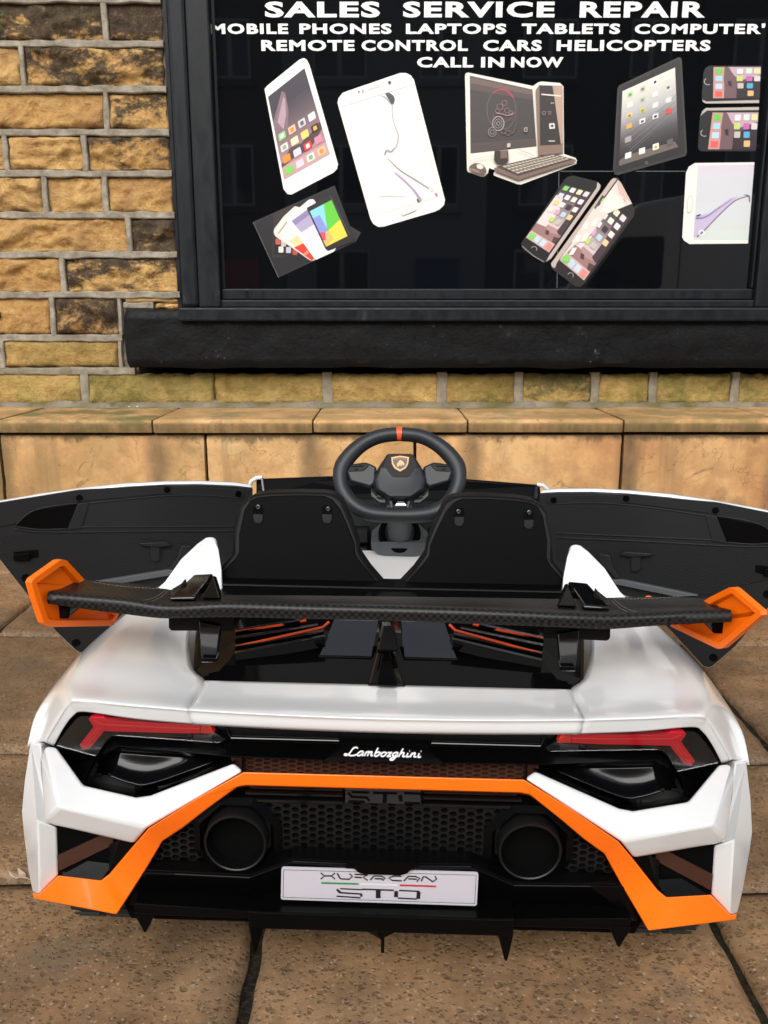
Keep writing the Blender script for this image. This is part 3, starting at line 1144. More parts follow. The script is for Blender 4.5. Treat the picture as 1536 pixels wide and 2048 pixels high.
# ================================================================== across the street
def house(x0, w, wallc, label, doorc):
    h = tag(empty('terraced_house', (x0 + w / 2, -14.45, -.02)), label, 'house', 'terraced houses across the street')
    m = mat('house_wall_%d' % int(x0 * 10), wallc, .9)
    q = MB()
    q.box((-w / 2, -6, 0), (w / 2, 0, 7.9), m)
    q.build('wall', h)
    q = MB()
    q.prism([(-w / 2 - .0, .3, 7.901), (-w / 2 - .0, -6.3, 7.901), (-w / 2 - .0, -3, 9.9)], (w, 0, 0), mat('roof_slate', (.06, .06, .065), .7))
    q.build('roof', h)
    fm_ = mat('house_frame', (.34, .34, .33), .4)
    gm_ = mat('house_glass', (.02, .022, .025), .05)
    for (cx, cz, ww, hh) in ((-w * .22, 1.55, 1.3, 1.5), (-w * .22, 3.9, 1.2, 1.3), (w * .26, 3.9, .9, 1.3), (-w * .22, 6.5, 1.2, 1.2), (w * .26, 6.5, .9, 1.2)):
        q = MB()
        q.box((cx - ww / 2, .001, cz - hh / 2), (cx + ww / 2, .05, cz + hh / 2), fm_)
        f_ = q.build('window', h)
        q = MB()
        for s in (-1, 1):
            q.box((cx + s * ww / 4 - ww / 4 + .05, .051, cz - hh / 2 + .06), (cx + s * ww / 4 + ww / 4 - .05, .06, cz + hh / 2 - .06), gm_)
        q.build('pane', f_)
        q = MB()
        q.box((cx - ww / 2 - .1, .001, cz - hh / 2 - .16), (cx + ww / 2 + .1, .09, cz - hh / 2 - .002), m)
        q.build('sill', f_)
    q = MB()
    q.box((w * .26 - .5, .001, .05), (w * .26 + .5, .06, 2.1), doorc)
    q.build('door', h, bevel=.01)
    return h
house(-11.5, 4.6, (.13, .11, .09), 'brown stone terraced house with a green door, leftmost across the street', mat('door_green', (.03, .12, .06), .3))
house(-6.88, 4.6, (.10, .085, .065), 'weathered stone terraced house with a red door across the street', mat('door_red', (.25, .03, .03), .3))
house(-2.26, 4.6, (.22, .22, .22), 'grey rendered terraced house with a blue door across the street', mat('door_blue', (.04, .07, .2), .3))
house(2.36, 4.6, (.05, .045, .04), 'dark stone terraced house with a black door behind the white van', mat('door_black', (.02, .02, .02), .3))
house(6.98, 4.6, (.06, .052, .042), 'stone terraced house with a white door, rightmost across the street', mat('door_white', (.7, .7, .68), .3))

# white van parked opposite; its reflection shows in the shop window
van = tag(empty('parked_van', (1.5, -5.9, -.13)), 'white panel van parked across the street, mirrored in the black shop window', 'van')
VANW = mat('van_white', (.82, .83, .84), .25, coat=.4)
VG = mat('van_glass', (.01, .011, .012), .04)
# side profile (x from nose, z)
prof = [(0, .35), (-.02, .75), (.08, .98), (.75, 1.18), (1.30, 1.92), (1.62, 2.22), (2.2, 2.32), (5.0, 2.34), (5.08, 2.2), (5.1, .4)]
q = MB()
q.prism([(x, -.85, z) for x, z in prof], (0, 1.7, 0), VANW)
q.build('body', van, bevel=.05, seg=3)
for y in (.852, -.858):
    q = MB()
    q.prism([(x, y, z) for x, z in rnd_poly([(1.0, 1.22), (1.42, 1.82), (1.95, 1.84), (1.95, 1.20)], .06)], (0, .006, 0), VG)
    q.build('side_window', van)
    q = MB()
    q.prism([(x, y, z) for x, z in [(2.15, .55), (2.16, .55), (2.16, 2.2), (2.15, 2.2)]], (0, .005, 0), DEEP)
    q.build('door_seam', van)
q = MB()
q.prism([(.80, -.72, 1.235), (.80, .72, 1.235), (1.33, .66, 1.945), (1.33, -.66, 1.945)], (-.012, 0, .01), VG)
q.build('windscreen', van)
for sx in (.85, 4.15):
    for sy in (.72, -.90):
        q = MB()
        q.lathe((sx, sy, .33), (0, 1, 0), [(0, .0001), (0, .19), (.0, .33), (.03, .345), (.17, .345), (.19, .33), (.19, .19), (.19, .0001)], TYRE, 28)
        w_ = q.build('wheel', van, smooth=True)
        q = MB()
        q.lathe((sx, .915 if sy > 0 else -.905, .33), (0, 1, 0), [(-.002, .20), (.004, .19), (.004, .0001)], mat('van_rim', (.4, .4, .41), .3, metal=.8), 20)
        q.build('rim', w_, smooth=True)
for sy in (.55, -.75):
    q = MB()
    q.prism([(-.035, sy, .72), (.02, sy, .93), (.12, sy + .0, .95), (.06, sy, .72)], (0, .2, 0), mat('lamp_clear', (.5, .5, .52), .1))
    q.build('headlight', van, bevel=.01)
q = MB()
q.box((1.15, .87, 1.12), (1.35, 1.05, 1.42), DEEP)
q.box((1.22, .84, 1.18), (1.28, .9, 1.25), DEEP)
q.build('mirror', van, bevel=.02)

# ================================================================== lettering and stickers on the glass
LET = mat('cut_vinyl_white', (.80, .79, .75), .45)

def word(txt, u0, u1, v0, v1, parent):
    """letters set to the measured box on the glass"""
    vs, fs = text_mesh(txt, .038)
    x0, x1 = min(v.x for v in vs), max(v.x for v in vs)
    y0, y1 = min(v.y for v in vs), max(v.y for v in vs)
    a, b = W(u0, v1, Y_GL - .0008), W(u1, v0, Y_GL - .0008)
    out = [(a.x + (v.x - x0) / (x1 - x0) * (b.x - a.x), Y_GL - .0008, a.z + (v.y - y0) / (y1 - y0) * (b.z - a.z)) for v in vs]
    return mesh('word', [Vector(p) - parent.location for p in out], fs, LET, parent)

def line(words, v0, v1, label):
    base = W((words[0][1] + words[-1][2]) / 2, v1, Y_GL)
    t = tag(empty('window_lettering', base), label, 'lettering', 'white lettering across the shop window')
    for (w, a, b) in words:
        word(w, a, b, v0, v1, t)
line([('SALES', 530, 760), ('SERVICE', 806, 1110), ('REPAIR', 1159, 1412)], 3, 35, 'largest white capitals reading SALES SERVICE REPAIR along the top of the window')
line([('MOBILE', 421, 576), ('PHONES', 599, 783), ('LAPTOPS', 812, 1013), ('TABLETS', 1043, 1241), ("COMPUTER'", 1269, 1531)], 47, 68, 'white capitals reading MOBILE PHONES LAPTOPS TABLETS COMPUTER on the window')
line([('REMOTE', 523, 709), ('CONTROL', 723, 936), ('CARS', 966, 1084), ('HELICOPTERS', 1113, 1422)], 80, 102, 'white capitals reading REMOTE CONTROL CARS HELICOPTERS on the window')
line([('CALL', 834, 947), ('IN', 962, 1009), ('NOW', 1022, 1127)], 114, 135, 'short line of white capitals reading CALL IN NOW on the window')

class Sticker:
    """a printed vinyl sticker: backing plus print layers, each a hair above the last"""
    def __init__(s, outline, col, r=0):
        s.mb = MB()
        s.k = 0
        s.o = W(sum(p[0] for p in outline) / len(outline), sum(p[1] for p in outline) / len(outline), Y_GL)
        pts = rnd_poly(outline, r) if r else outline
        s.mb.prism([W(u, v, Y_GL - .0012) - s.o for u, v in pts], (0, .0011, 0), colm(col))
    def lay(s, pts, col, r=0, lift=1):
        s.k += lift
        pts = rnd_poly(pts, r) if r else pts
        y = Y_GL - .0012 - .00022 * s.k
        s.mb.add([W(u, v, y) - s.o for u, v in pts], [list(range(len(pts)))], colm(col))
        return s
    def line(s, pts, w, col, smooth=True, lift=1):
        if smooth and len(pts) > 2:
            ww = w
            if isinstance(w, (list, tuple)):
                q = catmull([(p[0], p[1], w_) for p, w_ in zip(pts, w)], 5)
                pts, ww = [(p.x, p.y) for p in q], [max(.3, p.z) for p in q]
            else:
                q = catmull([(p[0], p[1], 0) for p in pts], 5)
                pts = [(p.x, p.y) for p in q]
            w = ww
        L, Rr = stroke2d(pts, w)
        s.k += lift
        y = Y_GL - .0012 - .00022 * s.k
        n = len(L)
        vs = [W(p.x, p.y, y) - s.o for p in L] + [W(p.x, p.y, y) - s.o for p in Rr]
        s.mb.add(vs, [[i, i + 1, n + i + 1, n + i] for i in range(n - 1)], colm(col))
        return s
    def ring(s, c, rx, ry, w, col, a0=0, a1=360):
        n = 22
        pts = [(c[0] + rx * math.cos(R(a0 + (a1 - a0) * i / n)), c[1] + ry * math.sin(R(a0 + (a1 - a0) * i / n))) for i in range(n + 1)]
        return s.line(pts, w, col, False)
    def build(s, name, label, cat, group='device stickers on the shop window'):
        o = s.mb.build(name)
        o.location = s.o
        return tag(o, label, cat, group)

class Quad:
    def __init__(s, tl, tr, br, bl):
        s.q = [Vector(p) for p in (tl, tr, br, bl)]
    def __call__(s, a, b):
        tl, tr, br, bl = s.q
        p = (tl * (1 - a) + tr * a) * (1 - b) + (bl * (1 - a) + br * a) * b
        return (p.x, p.y)
    def cell(s, a, b, da, db):
        return [s(a - da / 2, b - db / 2), s(a + da / 2, b - db / 2), s(a + da / 2, b + db / 2), s(a - da / 2, b + db / 2)]
    def band(s, b0, b1, a0=0, a1=1):
        return [s(a0, b0), s(a1, b0), s(a1, b1), s(a0, b1)]

def lerp(a, b, t):
    return tuple(int(round((x + (y - x) * t) / 4.0) * 4) for x, y in zip(a, b))

WH, CREAM = (255, 253, 244), (250, 246, 232)
# 1 white phone with app icons
s = Sticker([(529, 178), (535, 171), (599, 119), (608, 116), (614, 120), (619, 130), (676, 328), (674, 338), (667, 345), (583, 389), (575, 388), (567, 378)], WH)
Q = Quad((536, 193.5), (609, 136), (659.5, 308), (568, 359))
for i in range(28):
    t = i / 28
    s.lay(Q.band(t, t + 1 / 28), lerp((64, 58, 68), (190, 146, 150), min(1, max(0, (t - .18) / .6))), lift=1 if i == 0 else 0)
s.lay([Q(.0, .32), Q(.35, .05), Q(.42, .1), Q(.4, .3), Q(.28, .52), Q(.0, .56)], (140, 112, 124))
s.lay([Q(.1, .34), Q(.36, .12), Q(.38, .16), Q(.33, .32), Q(.2, .46)], (190, 160, 168))
s.lay([Q(.0, .86), Q(.0, .83), Q(.25, .7), Q(.5, .72), Q(.75, .68), Q(1, .62), Q(1, .70), Q(.8, .78), Q(.6, .84), Q(.35, .82)], (92, 66, 72))
s.lay(Q.band(.86, 1), (214, 170, 166))
ic = [[(150, 226, 130), (250, 206, 170), (226, 220, 222), (240, 232, 250)], [(236, 236, 230), (252, 242, 196), (255, 226, 120), (60, 44, 40)],
      [(250, 154, 50), (222, 226, 246), (238, 60, 54), (226, 150, 170)], [(130, 222, 100), (232, 220, 232), (246, 236, 236), (246, 206, 160)]]
for r_, b in enumerate((.52, .655, .79, .925)):
    for c_, a in enumerate((.14, .38, .62, .86)):
        s.lay(Q.cell(a, b, .165, .084), ic[r_][c_], 2.5, lift=1 if c_ == 0 else 0)
for (a, b, c2) in ((.14, .52, WH), (.38, .52, (240, 150, 60)), (.62, .52, (110, 108, 112)), (.14, .655, (170, 170, 160)), (.86, .655, (240, 190, 80)), (.62, .79, WH), (.62, .925, (130, 190, 120)), (.86, .925, (240, 150, 70))):
    s.lay(Q.cell(a, b, .08, .045), c2, 1.5, lift=0 if a != .14 else 1)
s.line([(563, 157), (572, 150.5)], 1.3, (214, 206, 196), False)
s.line([(609, 348), (607, 354)], 1, (228, 222, 210), False)
s.build('phone_sticker', 'sticker of a white smartphone with rows of coloured app icons, leftmost on the window', 'window sticker')
# 2 large white phone with ink swirl
s = Sticker([(675, 206), (677, 196), (685, 186), (695, 182), (800, 146), (812, 146), (822, 151), (828, 160), (890, 400), (888, 410), (880, 418), (870, 423), (768, 453), (757, 454), (747, 448), (741, 438)], WH)
Q = Quad((688, 212), (823.5, 170), (882, 392), (753, 430))
s.lay([Q(0.02, .0), Q(.62, .0), Q(.66, .12), Q(.4, .22), Q(.05, .2)], (238, 245, 244))
s.line([Q(0, 0), Q(1, 0)], 1.2, (190, 188, 178), False)
s.line([Q(0, 1), Q(1, 1)], 1.0, (226, 220, 212), False)
s.line([Q(.985, .03), Q(.985, .97)], 3, (240, 238, 222), False)
s.lay([(770, 187), (778, 185), (786, 190), (790, 198), (788, 206), (785, 214), (781, 206), (776, 197)], (84, 82, 86), 2)
s.line([(762, 191), (772, 196), (780, 206)], [1, 3, 1], (190, 192, 194))
s.line([(785, 208), (784.5, 228), (789, 250), (796, 268), (795, 286), (789, 298)], [3, 2, 2, 3, 3, 2], (196, 192, 190))
s.line([(789, 296), (782, 303), (773, 301), (769, 310)], [3, 3, 4, 3], (176, 172, 170))
s.line([(774, 315), (800, 340), (838, 364), (858, 377)], [1, 2.4, 2.6, 2.4], (176, 160, 166))
s.lay([(786, 341), (800, 348), (818, 366), (832, 386), (846, 398), (838, 402), (832, 390), (816, 370)], (226, 206, 232))
s.line([(790, 346), (808, 361), (826, 378), (836, 392), (840, 402)], [1, 2, 3, 5, 6], (182, 160, 186))
s.lay([(871, 384), (876, 389), (874, 393), (869, 388)], (198, 138, 182))
s.ring((864, 380), 3.2, 2.2, 1.0, (210, 206, 204))
s.line([(834, 398), (838, 404)], 3, (72, 66, 70), False)
s.line([(752, 394), (775, 391.5), (817, 393)], [.6, 1.2, .6], (206, 202, 198))
s.lay(rnd_poly([(800, 424), (831, 413), (834, 420), (805, 432)], 3), (230, 226, 216)).lay(rnd_poly([(802, 425), (830, 415), (832, 419), (806, 430)], 3), WH)
s.lay([(775, 164), (780, 161), (783, 164), (779, 168)], (70, 66, 62), 1.5)
s.line([(734, 178), (762, 170)], 1.4, (214, 206, 196), False)
s.line([(716, 184), (719, 183)], 2.6, (96, 90, 86), False).line([(724, 182), (727, 181)], 2.6, (96, 90, 86), False)
s.build('phone_sticker', 'sticker of a large plain white smartphone whose screen shows a thin ink swirl', 'window sticker')
# 3 desktop computer
s = Sticker([(930, 152), (931, 147), (936, 145), (1066, 172), (1076, 165), (1083, 163), (1120, 166), (1127, 173), (1128, 308), (1151, 316), (1154, 321), (1152, 328), (1042, 369), (1034, 368), (988, 351), (987, 346), (992, 341), (978, 336), (976, 346), (969, 353), (962, 353), (936, 344), (934, 339)], (246, 240, 226))
s.lay([(939.5, 151), (1065, 179), (1073, 293), (941, 307)], (96, 84, 80))
s.lay([(941, 155), (1064, 181), (1071.5, 277), (942, 287)], (74, 68, 68))
s.lay([(941, 155), (1064, 181), (1064.5, 190), (941, 166)], (118, 98, 92))
s.lay([(941, 166), (1064.5, 190), (1065, 200), (941, 180)], (94, 80, 77))
s.lay([(941.5, 289), (1072, 279), (1073, 292), (941, 306)], (88, 76, 72))
s.ring((1003, 219), 29, 41, 1.6, (112, 102, 100))
s.ring((1003, 219), 28, 40, 3.0, (196, 66, 84), 235, 325)
s.ring((1006, 214), 24, 30, 2.4, (120, 78, 82), 20, 150)
for (cx, cy, rr) in ((1009, 206, 5), (1000, 214, 6), (1014, 221, 5), (1022, 226, 4), (995, 222, 4)):
    s.ring((cx, cy), rr, rr, 1.4, (148, 118, 116))
s.line([(992, 226), (1004, 228), (1016, 231), (1026, 226)], 2, (176, 146, 140))
for rr, cc_ in ((14, (176, 168, 162)), (9, (140, 132, 128)), (4, (150, 142, 138))):
    s.ring((996.5, 247), rr * .82, rr, 2.0, cc_)
for rr in (9, 4.5):
    s.ring((984.5, 264), rr * .85, rr, 1.6, (150, 140, 136))
for (cx, cy) in ((1007, 263), (1016, 266)):
    s.ring((cx, cy), 4.5, 5, 1.4, (132, 98, 100))
s.ring((1018, 240), 14, 30, 2, (104, 96, 95), -30, 70)
s.lay([(1048, 255), (1055, 254), (1055, 264), (1048, 264)], (176, 160, 150), 1.5).lay([(1050, 257), (1053, 256.5), (1053, 262), (1050, 262)], (84, 76, 74))
s.lay([(1014, 287), (1021, 286), (1021, 294), (1014, 295)], (206, 196, 186), 1)
s.lay([(1071, 181), (1078, 170), (1125, 172), (1126, 306), (1076, 311)], (142, 118, 104))
s.lay([(1079, 171), (1104, 171.5), (1112, 215), (1122, 289), (1080, 291)], (56, 49, 48))
s.lay([(1106, 172), (1125, 173), (1125.5, 285), (1122, 289), (1113, 225)], (196, 164, 144))
s.line([(1083, 188.5), (1122, 192)], 2.4, (250, 240, 224), False)
s.line([(1101, 206), (1108, 206)], 1.8, (190, 180, 170), False)
s.line([(1097, 282), (1110, 282)], 2.0, (226, 216, 206), False)
s.lay([(1098, 247), (1109, 246), (1110, 257), (1099, 258)], (240, 232, 222), 1.5).lay([(1101.5, 250), (1106.5, 249.5), (1107, 254), (1102, 254.5)], (60, 52, 50))
s.ring((1088, 226), 3.2, 3.5, 1.2, (150, 140, 134)).line([(1095, 223.5), (1103, 224)], 1.3, (160, 150, 144), False).line([(1097, 228), (1102, 228)], 1.3, (160, 150, 144), False)
s.lay([(989, 302), (1016, 300), (1017, 322), (1008, 327), (993, 327), (988, 320)], (58, 50, 48))
s.lay([(1001, 301), (1014, 300), (1015, 316), (1001, 317)], (128, 104, 92))
s.lay([(987.5, 336), (1102, 307), (1151, 319), (1152, 323), (1037, 360), (990, 342)], (132, 108, 98))
s.lay([(992, 333), (1103, 307.5), (1148, 318), (1036, 352)], (78, 68, 62))
KQ = Quad((1002, 332), (1104, 309), (1142, 317.5), (1036, 348))
for j in range(4):
    for i in range(14):
        s.lay(KQ.cell((i + .5) / 14, (j + .5) / 4, .055, .17), (206, 192, 172), lift=1 if i + j == 0 else 0)
s.lay(rnd_poly([(938, 333), (948, 326), (962, 327), (972, 336), (973, 346), (966, 350), (952, 346), (938, 340)], 5), (112, 94, 86))
s.lay(rnd_poly([(953, 329), (962, 328), (968, 335), (962, 339), (954, 336)], 3), (240, 230, 220))
s.lay(rnd_poly([(938, 336), (950, 338), (960, 343), (958, 347), (940, 340)], 2), (160, 128, 116))
s.line([(1036, 299), (1056, 306), (1068, 312)], 1.2, (176, 166, 154)).line([(938, 322), (960, 316), (985, 312)], 1, (196, 190, 176))
s.build('computer_sticker', 'sticker of a desktop computer with monitor, tower, keyboard and mouse cut out in white', 'window sticker')
# 4 black tablet
s = Sticker([(1235, 178), (1238, 171), (1356, 115), (1361, 115), (1363.5, 119), (1374, 305), (1371, 312), (1236, 350), (1230, 349), (1226, 341)], (60, 56, 56))
s.lay([(1239, 175), (1360, 118), (1370, 307), (1230, 346)], (44, 42, 43), 3)
Q = Quad((1245, 182.5), (1350, 135), (1357, 296), (1238, 332))
for i in range(32):
    t = i / 32
    c_ = lerp((246, 243, 226), (196, 192, 192), t / .35) if t < .35 else (lerp((196, 192, 192), (84, 80, 82), (t - .35) / .35) if t < .7 else lerp((84, 80, 82), (46, 43, 44), (t - .7) / .2) if t < .9 else (46, 43, 44))
    tilt_ = .10
    s.lay([Q(0, min(1, t + tilt_ * 0)), Q(1, t), Q(1, t + 1 / 32), Q(0, t + 1 / 32)], c_, lift=1 if i == 0 else 0)
for j in range(7):
    b = .44 + j * .035
    s.line([Q(.02 + j * .03, b + .22), Q(.55, b + .06), Q(1, b - .10)], 1.0, (136, 131, 132) if j % 2 else (108, 103, 104), lift=1 if j == 0 else 0)
s.lay([Q(0, .93), Q(.12, .885), Q(.94, .905), Q(1, .985), Q(0, 1)], (118, 106, 100))
tic = [[(200, 226, 176), (214, 210, 196), (255, 254, 246), (240, 236, 224)], [(255, 252, 238), (206, 206, 186), (240, 238, 236), (226, 224, 220)],
       [(240, 214, 150), (214, 206, 130), (240, 232, 240), (232, 230, 230)], [(240, 176, 96), (240, 240, 240), (236, 236, 236), (226, 84, 74)]]
for r_, b in enumerate((.085, .225, .365, .505)):
    for c_, a in enumerate((.15, .385, .62, .86)):
        s.lay(Q.cell(a, b + .0, .105, .065), tic[r_][c_], 1.5, lift=1 if c_ == 0 else 0)
for (a, b, c2) in ((.15, .09, (90, 176, 70)), (.385, .09, (130, 128, 120)), (.62, .07, (60, 58, 56)), (.86, .21, (90, 88, 86)), (.385, .23, (150, 150, 132)), (.15, .37, (176, 120, 40)), (.385, .37, (150, 160, 60)), (.385, .51, (90, 90, 90)), (.62, .51, (40, 40, 40))):
    s.lay(Q.cell(a, b, .05, .03), c2, .8, lift=1 if a == .15 else 0)
s.lay(Q.cell(.14, .68, .11, .075), (176, 172, 166), 1.5)
for a, c2 in ((.15, (246, 244, 238)), (.385, (246, 244, 238)), (.62, (250, 246, 226)), (.86, (104, 98, 94))):
    s.lay(Q.cell(a, .895, .105, .078), c2, 1.5, lift=1 if a == .15 else 0)
s.lay(Q.cell(.62, .90, .045, .03), (206, 176, 60), 1)
s.ring((1293, 325.5), 2.6, 2.2, 1.0, (130, 126, 122))
s.lay([(1294, 150), (1297, 148.7), (1298, 151), (1295, 152)], (100, 94, 92))
s.build('tablet_sticker', 'sticker of a tilted black tablet with a cream to black screen of small icons', 'window sticker')
# 5 dark card with a fan of phones
s = Sticker([(506, 444), (669, 371), (700, 452), (722, 465), (712, 483), (557, 555)], (50, 48, 50))
s.lay([(508, 446), (668, 374), (700, 452), (711, 482), (557, 551)], (38, 36, 38))
s.lay([(547, 429), (584, 411), (594, 413), (598, 508), (545, 517)], (62, 50, 50), 3)
s.lay([(548, 470), (600, 450), (610, 510), (548, 510)], (34, 30, 31))
for (u, v, c_) in ((556, 483, (206, 96, 76)), (567, 487, (210, 200, 190)), (562, 499, (240, 234, 222)), (577, 500, (206, 206, 222)), (590, 504, (190, 88, 60))):
    s.lay([(u - 5, v - 6), (u + 5, v - 6), (u + 5, v + 6), (u - 5, v + 6)], c_, 2, lift=1 if u == 556 else 0)
s.lay([(547, 464), (549, 457), (567, 433), (590, 412), (600, 415), (640, 470), (629, 521), (622, 522), (550, 472)], (240, 234, 224), 3)
s.lay([(556, 469), (583, 443), (618, 480), (606, 510)], (255, 250, 236))
s.lay([(577, 482), (596, 470), (618, 488), (608, 506)], (252, 226, 170)).lay([(588, 495), (612, 484), (629, 517), (623, 521)], (236, 66, 54)).lay([(606, 508), (614, 500), (618, 506), (611, 511)], (250, 150, 120))
s.line([(556, 468), (573, 444)], 1.2, (150, 140, 132), False)
s.lay([(573, 440), (576, 434), (618, 399), (626, 398), (630, 402), (675, 492), (668, 503), (631, 520)], (255, 253, 246), 3)
s.lay([(583, 442), (616, 418), (624, 436), (600, 462)], (158, 140, 184)).lay([(590, 451), (621, 428), (632, 452), (606, 468)], (190, 178, 210)).lay([(602, 465), (630, 447), (640, 468), (616, 485)], (236, 234, 242))
s.lay([(613, 416), (660, 390), (666, 392), (709, 478), (704, 484), (656, 502), (651, 498)], (46, 42, 42), 2)
Q = Quad((619.5, 422.5), (663, 400), (695, 472), (652, 493.5))
s.lay([Q(0, 0), Q(.64, 0), Q(.42, .62), Q(.0, .55)], (150, 228, 236)).lay([Q(0, .2), Q(.3, .2), Q(.36, .64), Q(.0, .74)], (150, 160, 232))
s.lay([Q(.64, 0), Q(1, 0), Q(1, .55), Q(.38, .66), Q(.36, .6)], (110, 214, 70)).lay([Q(1, .54), Q(1, 1), Q(0, 1), Q(.05, .76), Q(.38, .65)], (252, 228, 84))
s.lay([Q(0, 1), Q(.0, .72), Q(.36, .64), Q(.42, .9)], (250, 196, 116)).lay([Q(0, .60), Q(.22, .66), Q(.1, .86), Q(.0, .82)], (226, 90, 110))
s.line([(660, 392), (700, 470)], 1.4, (88, 84, 86), False).line([(506, 444), (557, 555)], 1.2, (110, 106, 108), False)
s.build('fan_sticker', 'dark square sticker of a fan of phones in front of a colourful tablet', 'window sticker')

def phone_screen(s, Q, glare=0):
    """pale pink evening screen with rows of icons and a rock at the foot"""
    for i in range(24):
        t = i / 24
        s.lay(Q.band(t, t + 1 / 24), lerp((64, 52, 58), (228, 206, 204), min(1, t / .62)) if t < .66 else lerp((190, 150, 150), (206, 160, 158), (t - .66) / .3), lift=1 if i == 0 else 0)
    s.lay([Q(0, .2), Q(.25, .2), Q(.45, .45), Q(.35, .72), Q(0, .72)], (240, 226, 222))
    s.lay([Q(.7, .1), Q(1, .0), Q(1, .74), Q(.78, .7), Q(.8, .4)], (80, 62, 70))
    s.lay([Q(0, .74), Q(.3, .71), Q(.6, .76), Q(1, .72), Q(1, .86), Q(0, .86)], (168, 128, 126)).lay([Q(.42, .75), Q(.55, .74), Q(.62, .80), Q(.5, .81)], (88, 62, 62)).lay([Q(.8, .78), Q(1, .76), Q(1, .86), Q(.86, .86)], (96, 70, 70))
    s.lay(Q.band(.865, 1), (226, 190, 186))
    cols = [[(140, 220, 110), (250, 244, 240), (246, 236, 200), (236, 226, 224)], [(220, 228, 232), (246, 244, 242), (250, 244, 224), (244, 236, 234)],
            [(248, 220, 150), (246, 242, 240), (72, 58, 62), (246, 238, 226)], [(236, 236, 220), (230, 176, 210), (196, 222, 232), (250, 214, 160)], [None, (206, 226, 120), (208, 202, 194), None]]
    for r_, b in enumerate((.055, .185, .315, .445, .575)):
        for c_, a in enumerate((.14, .38, .62, .86)):
            if cols[r_][c_]:
                s.lay(Q.cell(a, b, .165, .078), cols[r_][c_], 2, lift=1 if c_ == 1 else 0)
    for c_, (a, col) in enumerate(zip((.14, .38, .62, .86), ((140, 222, 110), (206, 226, 236), (216, 228, 238), (246, 150, 140)))):
        s.lay(Q.cell(a, .935, .19, .10), col, 2, lift=1 if c_ == 0 else 0)

# 6 upright tilted black phone
s = Sticker([(1042, 487), (1128, 360), (1136, 353), (1147, 351), (1195, 363), (1202, 370), (1201, 377), (1103, 517), (1096, 524), (1087, 525), (1047, 500)], (34, 31, 32))
s.lay([(1195, 364), (1201, 370), (1200, 377), (1102, 517), (1092, 523), (1099, 510), (1193, 376)], (206, 190, 180))
s.line([(1044, 492), (1066, 511), (1088, 524)], 1.3, (176, 168, 162), False)
Q = Quad((1128, 368.5), (1185, 384), (1098, 505), (1052, 475))
phone_screen(s, Q)
s.ring((1068, 498), 5.5, 5.0, 1.4, (170, 164, 160), 200, 400)
s.build('phone_sticker', 'sticker of a tilted black smartphone with a silver right edge, below the tablet', 'window sticker')
# 7 its wedge-shaped neighbour with a white glare
s = Sticker([(1101.5, 527), (1107, 520), (1222, 360), (1228, 355), (1236, 355), (1243, 365), (1269, 418), (1268, 432), (1170, 566), (1160, 574), (1151, 573), (1106, 539)], (46, 41, 40))
s.lay([(1102, 527), (1222, 360), (1228, 356), (1234, 358), (1114, 525), (1110, 536), (1104, 534)], (206, 186, 174))
Q = Quad((1205, 390), (1258, 436), (1168, 561), (1119, 520))
phone_screen(s, Q)
s.lay([(1119, 520), (1236, 360), (1242, 366), (1264, 407), (1214, 428), (1180, 470), (1150, 490)], (240, 226, 216))
s.lay([(1233, 362), (1240, 364), (1263, 406), (1238, 388)], (226, 196, 182)).lay([(1222, 380), (1236, 392), (1250, 412), (1216, 426), (1200, 424)], (248, 242, 230))
Q2 = Quad((1170, 440), (1214, 428), (1168, 510), (1130, 510))
for (a, b) in ((.2, .2), (.6, .15), (.15, .55), (.55, .55), (.3, .9)):
    s.lay(Q2.cell(a, b, .24, .2), (252, 246, 236), 2, lift=1 if b == .2 else 0)
s.lay([(1129, 512), (1139, 512), (1139, 525), (1129, 522)], (140, 222, 110), 2)
s.line([(1247, 397), (1253, 405)], 1.2, (170, 156, 146), False)
s.ring((1141, 551), 5.5, 5.5, 1.4, (170, 164, 160), 200, 400)
s.build('phone_sticker', 'sticker of a bent black smartphone with a white glare across its top', 'window sticker')

def side_phone(outline, Q, silver, home, cells, label):
    s = Sticker(outline, (28, 26, 27))
    s.lay(silver, (196, 184, 174))
    for i in range(8):
        t = i / 8
        s.lay([Q(t, 0), Q(t + .125, 0), Q(t + .125, 1), Q(t, 1)], lerp((150, 116, 124), (70, 56, 64), t), lift=1 if i == 0 else 0)
    s.lay([Q(.3, 0), Q(1, 0), Q(1, .25), Q(.6, .42), Q(.46, .3)], (206, 176, 186))
    s.lay([Q(.5, .62), Q(.75, .45), Q(1, .4), Q(1, 1), Q(.5, 1)], (52, 40, 46))
    s.lay([Q(0, 0), Q(.235, 0), Q(.235, 1), Q(0, 1)], (214, 156, 148))
    s.lay([Q(.235, 0), Q(.33, .02), Q(.44, .3), Q(.44, .6), Q(.5, .8), Q(.48, 1), Q(.235, 1), Q(.25, .7), Q(.22, .4)], (120, 92, 96)).lay([Q(.3, .46), Q(.38, .44), Q(.40, .62), Q(.34, .62)], (56, 42, 46))
    for i, (b, c_) in enumerate(zip((.13, .37, .62, .86), ((110, 210, 90), (170, 220, 236), (196, 226, 240), (238, 100, 90)))):
        s.lay(Q.cell(.12, b, .15, .17), c_, 2, lift=1 if i == 0 else 0)
    for i, (a, b, c_) in enumerate(cells):
        s.lay(Q.cell(a, b, .13, .17), c_, 2, lift=1 if i == 0 else 0)
    s.ring(home, 7.5, 6.5, 1.6, (190, 180, 176), 60, 240)
    s.build('phone_sticker', label, 'window sticker')
